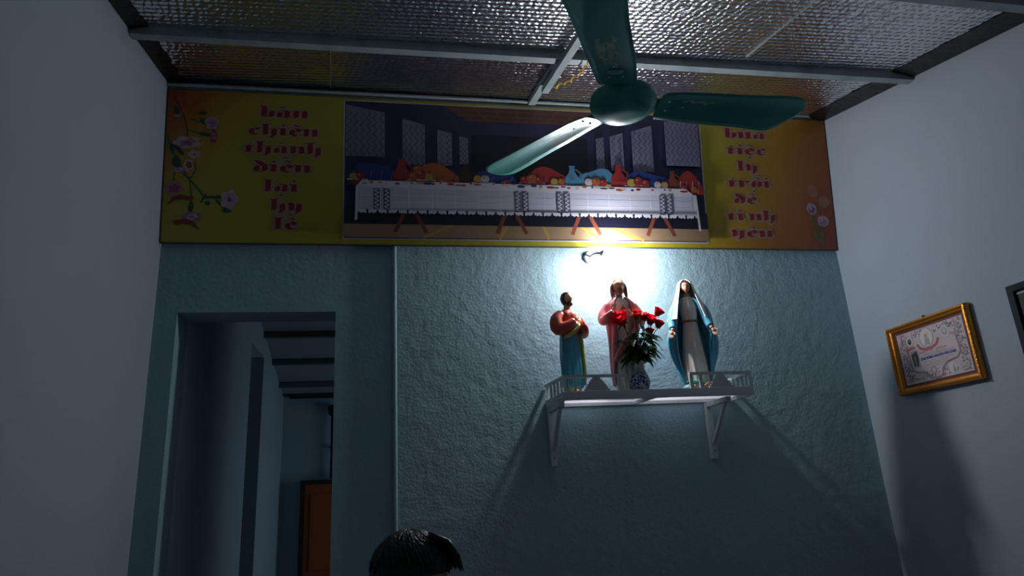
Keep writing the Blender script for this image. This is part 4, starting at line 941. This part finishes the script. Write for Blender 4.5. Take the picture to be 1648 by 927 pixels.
# scroll outline
F.line([ct(.13, .36), ct(.14, .55), ct(.15, .75), ct(.20, .80), ct(.30, .82), ct(.38, .90), ct(.42, .97)], .009, C['sc'])
F.line([ct(.86, .26), ct(.88, .45), ct(.88, .62), ct(.83, .70), ct(.68, .74), ct(.60, .82), ct(.57, .96)], .009, C['sc'])
F.line([ct(.40, .96), ct(.50, .98), ct(.60, .95)], .010, C['sc'])
F.line([ct(.30, .30), ct(.33, .37), ct(.40, .415), ct(.50, .415), ct(.58, .37), ct(.62, .28)], .013, C['red'])
F.line([ct(.12, .36), ct(.17, .33), ct(.24, .33)], .012, C['red']); F.line([ct(.80, .25), ct(.86, .29)], .012, C['rose'])
oval(.19, .19, .022, C['white'], 1.1, C['grey']); oval(.19, .19, .013, C['grey']); oval(.19, .22, .008, C['dk'])
oval(.73, .19, .025, C['white'], 1.1, C['gg']); oval(.73, .19, .017, C['gg']); oval(.73, .18, .010, C['paper'])
oval(.455, .20, .039, C['white'], 1.12, C['sc'])
x, z = ct(.45, .24); FP([(x - .016, z - .026), (x + .016, z - .026), (x + .011, z + .006), (x - .010, z + .006)], C['gg']); FP(ell(x, z + .016, .008, .012), C['tan']); F.line([(x + .016, z - .028), (x + .012, z + .034)], .003, C['tan'])
oval(.73, .86, .024, C['white'], 1.1, C['gg']); x, z = ct(.73, .86); FP([(x - .002, z - .024), (x + .018, z - .018), (x + .006, z + .022)], C['gg'])
oval(.46, .82, .016, C['rose'], 1.1, C['sc']); oval(.46, .82, .009, C['paper'])
oval(.30, .93, .020, C['gg'], .7)
FP([ct(.165, .38), ct(.285, .38), ct(.285, .72), ct(.165, .72)][::-1], C['gg']); FP([ct(.17, .45), ct(.26, .40), ct(.275, .55), ct(.25, .70), ct(.19, .68)][::-1], C['dk'])
F.line([ct(.22, .50), ct(.22, .70)], .006, C['gg'])
# heading: row of small red marks; blue name line; fine text rules
for k, (s, ln) in enumerate(((.31, .10), (.43, .02), (.47, .05), (.56, .15))):
    n = int(ln / .02)
    for j in range(max(1, n)):
        x, z = ct(s + j * .022, .455); F.line([(x - .002, z - .004), (x, z + .004), (x + .003, z - .004)], .0018, C['red'])
for t, a, b in ((.50, .36, .68), (.525, .32, .80), (.645, .34, .80), (.68, .42, .70), (.715, .36, .78), (.75, .50, .66)):
    s = a
    while s < b:
        l = rr.uniform(.015, .05); F.line([ct(s, t), ct(min(b, s + l), t)], .0016, C['grey']); s += l + .01
F.mb.build('certificate_sheet', cert, norm=False)
def textmesh(txt, parent, loc, width, hgt, m, name='lettering'):
    cu = bpy.data.curves.new(name, 'FONT'); cu.body = txt; cu.align_x = 'CENTER'; cu.offset = .03
    to = bpy.data.objects.new('tmp', cu); COL.objects.link(to)
    dg = bpy.context.evaluated_depsgraph_get(); me = bpy.data.meshes.new_from_object(to.evaluated_get(dg)); bpy.data.objects.remove(to)
    xs = [v.co.x for v in me.vertices]; ys = [v.co.y for v in me.vertices]
    kx = width / (max(xs) - min(xs)); kz = hgt / (max(ys) - min(ys)); cx0 = (max(xs) + min(xs)) / 2; y0 = min(ys)
    for v in me.vertices: v.co = Vector(((v.co.x - cx0) * kx, 0, (v.co.y - y0) * kz))
    me.materials.clear(); me.materials.append(m)
    o = bpy.data.objects.new(name, me); COL.objects.link(o); o.parent = parent; o.location = loc; return o
x, z = ct(.565, .605)
textmesh('ÔNG PHÊRÔ NGUYỄN VĂN LONG', cert, (x, -.0128, z), sw * .52, .0195, C['blue'])
mb = MB(); mb.tube([(-.005, .0, hh + .004), (-.005, -.012, hh + .006)], [.0035, .0035], M['black'], 8); mb.ball((-.005, -.014, hh + .006), (.007, .004, .006), M['black'], 10); mb.build('nail', cert)
# second picture frame, cut by the right edge of the photo
FR = mat('dark_navy_frame', (.010, .018, .028), .6, spec=.2); PH = mat('dark_picture', (.006, .005, .007), .5, spec=.2)
pf = empty('dark_picture_frame', (W - .004, -1.245, 1.690), -PI / 2); tag(pf, 'dark navy picture frame at the right edge of the photo, beside the gold framed certificate', 'picture frame')
mb = MB(); frame_prof(mb, .245, .335, [(0, 0), (0, .024), (.004, .026), (.026, .022), (.030, .010)], FR); mb.build('frame', pf)
mb = MB(); mb.poly([(-.22, -.010, .026), (.22, -.010, .026), (.22, -.010, .309), (-.22, -.010, .309)], PH); mb.poly([(-.243, -.001, .002), (.243, -.001, .002), (.243, -.001, .333), (-.243, -.001, .333)], FR); mb.build('picture', pf)
mb = MB(); mb.box((-.212, -.0125, .294), (.21, -.0105, .300), M['steel']); mb.build('mount_edge', pf)

# ------------------------------------------------------------------ seated person (only the crown of the head is in the photo)
def skin_mesh(verts, edges, radii, m, name, parent, sub=2, root=0):
    me = bpy.data.meshes.new(name); me.from_pydata([Vector(v) for v in verts], edges, [])
    o = bpy.data.objects.new(name, me); COL.objects.link(o)
    md = o.modifiers.new('skin', 'SKIN'); md.use_smooth_shade = True
    for i, r_ in enumerate(radii):
        me.skin_vertices[0].data[i].radius = (r_, r_) if not hasattr(r_, '__len__') else r_
        me.skin_vertices[0].data[i].use_root = (i == root)
    s2 = o.modifiers.new('sub', 'SUBSURF'); s2.levels = sub; s2.render_levels = sub
    dg = bpy.context.evaluated_depsgraph_get(); me2 = bpy.data.meshes.new_from_object(o.evaluated_get(dg))
    bpy.data.objects.remove(o); me2.materials.clear(); me2.materials.append(m)
    o = bpy.data.objects.new(name, me2); COL.objects.link(o); o.parent = parent; return o
PS = mat('person_skin', (.42, .24, .16), .5); HAIR = mat('black_hair', (.006, .005, .005), .5, bump=[(40, .01)]); SHIRT = mat('dark_shirt', (.05, .06, .09), .8); TRO = mat('dark_trousers', (.03, .03, .035), .8); SHO = mat('black_shoe', (.02, .02, .02), .5)
PX, PY = 1.115, -1.50
pr = empty('person', (PX, PY, 0), math.radians(103)); tag(pr, 'person with short black hair at the bottom edge, seated, turned to the right', 'person')
# torso/limbs: -Y is forward
jt = dict(pel=(0, .02, .50), sp=(0, .035, .64), ch=(0, .03, .80), nk=(0, .01, .965), nk2=(0, 0, 1.02))
verts = [jt['pel'], jt['sp'], jt['ch'], jt['nk'], jt['nk2']]; edges = [(0, 1), (1, 2), (2, 3), (3, 4)]; rad = [(.15, .11), (.135, .10), (.16, .105), (.058, .058), (.052, .052)]
def add(v, par, r_): verts.append(v); rad.append(r_); edges.append((par, len(verts) - 1)); return len(verts) - 1
for e in (-1, 1):
    s1 = add((e * .175, .02, .90), 2, .058); e1 = add((e * .225, -.03, .66), s1, .043); w1 = add((e * .15, -.24, .575), e1, .029); p1 = add((e * .14, -.31, .565), w1, (.034, .020))
    for q, (ox, ln) in enumerate(((-.030, .070), (-.010, .080), (.010, .084), (.029, .072))):
        f1 = add((e * .14 + ox, -.355, .568), p1, .0095); f2 = add((e * .14 + ox * 1.15, -.355 - ln * .5, .560), f1, .0085); add((e * .14 + ox * 1.2, -.355 - ln * .85, .538), f2, .007)
    t1 = add((e * .14 - e * .042, -.295, .560), p1, .011); add((e * .14 - e * .062, -.335, .550), t1, .009)
    h1 = add((e * .095, -.02, .50), 0, .085); k1 = add((e * .13, -.44, .50), h1, .060); c1 = add((e * .13, -.42, .30), k1, .052); a1 = add((e * .13, -.40, .085), c1, .036); add((e * .135, -.52, .035), a1, (.035, .026))
body = skin_mesh(verts, edges, rad, PS, 'body', pr)
# head joined look: neck continues into the head
hc = Vector((0, -.005, 1.112)); s = .108
def hfn(d):
    k = 1.0
    if d.z < 0: k *= 1 - .20 * (-d.z) ** 1.5 * (abs(d.x) * 1.2 + .35)
    if d.y < 0:
        k += .20 * math.exp(-((d.x / .13) ** 2) - (((d.z + .12) / .2) ** 2)) + .03 * math.exp(-((d.x / .45) ** 2) - (((d.z - .22) / .09) ** 2)) + .08 * math.exp(-((d.x / .3) ** 2) - (((d.z + .82) / .18) ** 2))
        k -= .06 * sum(math.exp(-(((d.x - e) / .17) ** 2) - (((d.z - .08) / .11) ** 2)) for e in (-.33, .33))
    return k
mb = MB(); mb.ball(hc, (.074, .088, s), PS, 40, hfn)
for e in (-1, 1): mb.ball(hc + Vector((e * .075, .010, -.005)), (.010, .020, .030), PS, 12)
hd = mb.build('head', pr)
for e in (-1, 1):
    mb = MB(); mb.ball(hc + Vector((e * .030, -.082, .008)), (.013, .007, .007), EW, 10); mb.ball(hc + Vector((e * .030, -.088, .008)), (.006, .003, .006), DK, 8); mb.build('eye', hd)
for e in (-1, 1):
    mb = MB(); mb.tube([hc + Vector((e * q, -.092 + q * .3, .028 + .004 * math.sin(q * 50))) for q in (.014, .03, .045)], .003, HAIR, 6); mb.build('eyebrow', hd)
mb = MB(); mb.ball(hc + Vector((0, -.090, -.050)), (.022, .008, .007), mat('lips', (.35, .12, .10), .5), 10); mb.build('mouth', hd)
mb = MB()
def hairfn(d):
    n_ = mnoise.noise(Vector((d.x * 9, d.y * 6, d.z * 7))) * .035 + mnoise.noise(Vector((d.x * 26, d.y * 16, d.z * 20))) * .018
    k = 1.0 + n_
    if d.z < .10 and d.y < -.25: k *= .80          # face left clear
    elif d.z < -.35: k *= .88
    if d.y < -.3 and .10 < d.z < .55: k *= 1.05     # fringe
    return k
mb.ball(hc + Vector((0, .004, .024)), (.083, .098, .104), HAIR, 90, hairfn)
# loose locks over the crown and a fringe
rr = random.Random(9)
for k in range(420):
    a = rr.uniform(0, 2 * PI); t0 = rr.uniform(.05, .9); pts = []
    for j in range(5):
        t = t0 + j * .13; d = Vector((math.sin(t) * math.cos(a + j * .06), math.sin(t) * math.sin(a + j * .06), math.cos(t)))
        p = Vector((d.x * .084, d.y * .099, d.z * .105)) * (1.0 + .012 * math.sin(j * 1.2 + k)); pts.append(hc + Vector((0, .004, .024)) + p)
    if pts[-1].y < hc.y - .06 and pts[-1].z < hc.z + .03: continue
    mb.tube(pts, [.004, .0055, .005, .004, .0012], HAIR, 6)
for k in range(26):
    x = -.055 + .11 * k / 25 + rr.uniform(-.003, .003); mb.tube([hc + Vector((x, -.035, .119)), hc + Vector((x * 1.05, -.072, .100)), hc + Vector((x * 1.1, -.096, .070 + rr.uniform(-.006, .006))), hc + Vector((x * 1.1, -.110, .040 + rr.uniform(-.010, .006)))], [.006, .009, .008, .001], HAIR, 6)
mb.build('hair', hd)
sv = [jt['pel'], jt['sp'], jt['ch'], (0, .015, .93)]; se = [(0, 1), (1, 2), (2, 3)]; sr = [(.165, .125), (.15, .115), (.175, .12), (.085, .075)]
for e in (-1, 1):
    sv.append((e * .175, .02, .90)); se.append((2, len(sv) - 1)); sr.append(.072); sv.append((e * .215, -.015, .73)); se.append((len(sv) - 2, len(sv) - 1)); sr.append(.060)
skin_mesh(sv, se, sr, SHIRT, 'shirt', pr)
tv = [jt['pel'], (0, .025, .57)]; te = [(0, 1)]; tr_ = [(.160, .125), (.16, .12)]
for e in (-1, 1):
    b = len(tv)
    tv += [(e * .095, -.02, .50), (e * .13, -.44, .50), (e * .13, -.42, .30), (e * .13, -.40, .10)]; te += [(0, b), (b, b + 1), (b + 1, b + 2), (b + 2, b + 3)]; tr_ += [.098, .074, .068, .056]
skin_mesh(tv, te, tr_, TRO, 'trousers', pr)
for e in (-1, 1):
    mb = MB(); mb.ball((e * .135, -.47, .042), (.045, .125, .040), SHO, 18, lambda d: 1 - .1 * max(0, -d.z)); mb.build('shoe', pr)
# stool under the person
stl = empty('plastic_stool', (PX, PY, 0), math.radians(103)); tag(stl, 'low plastic stool under the seated person', 'stool')
BL = mat('blue_plastic', (.05, .12, .35), .4)
mb = MB(); mb.box((-.16, -.14, .355), (.16, .18, .378), BL, bevel=.008); mb.build('seat', stl)
for ex in (-1, 1):
    for ey in (-1, 1):
        mb = MB(); mb.bar((ex * .13, .02 + ey * .13, .356), (ex * .16, .02 + ey * .16, 0), .045, .03, BL, up=(0, 1, 0)); mb.build('leg', stl)
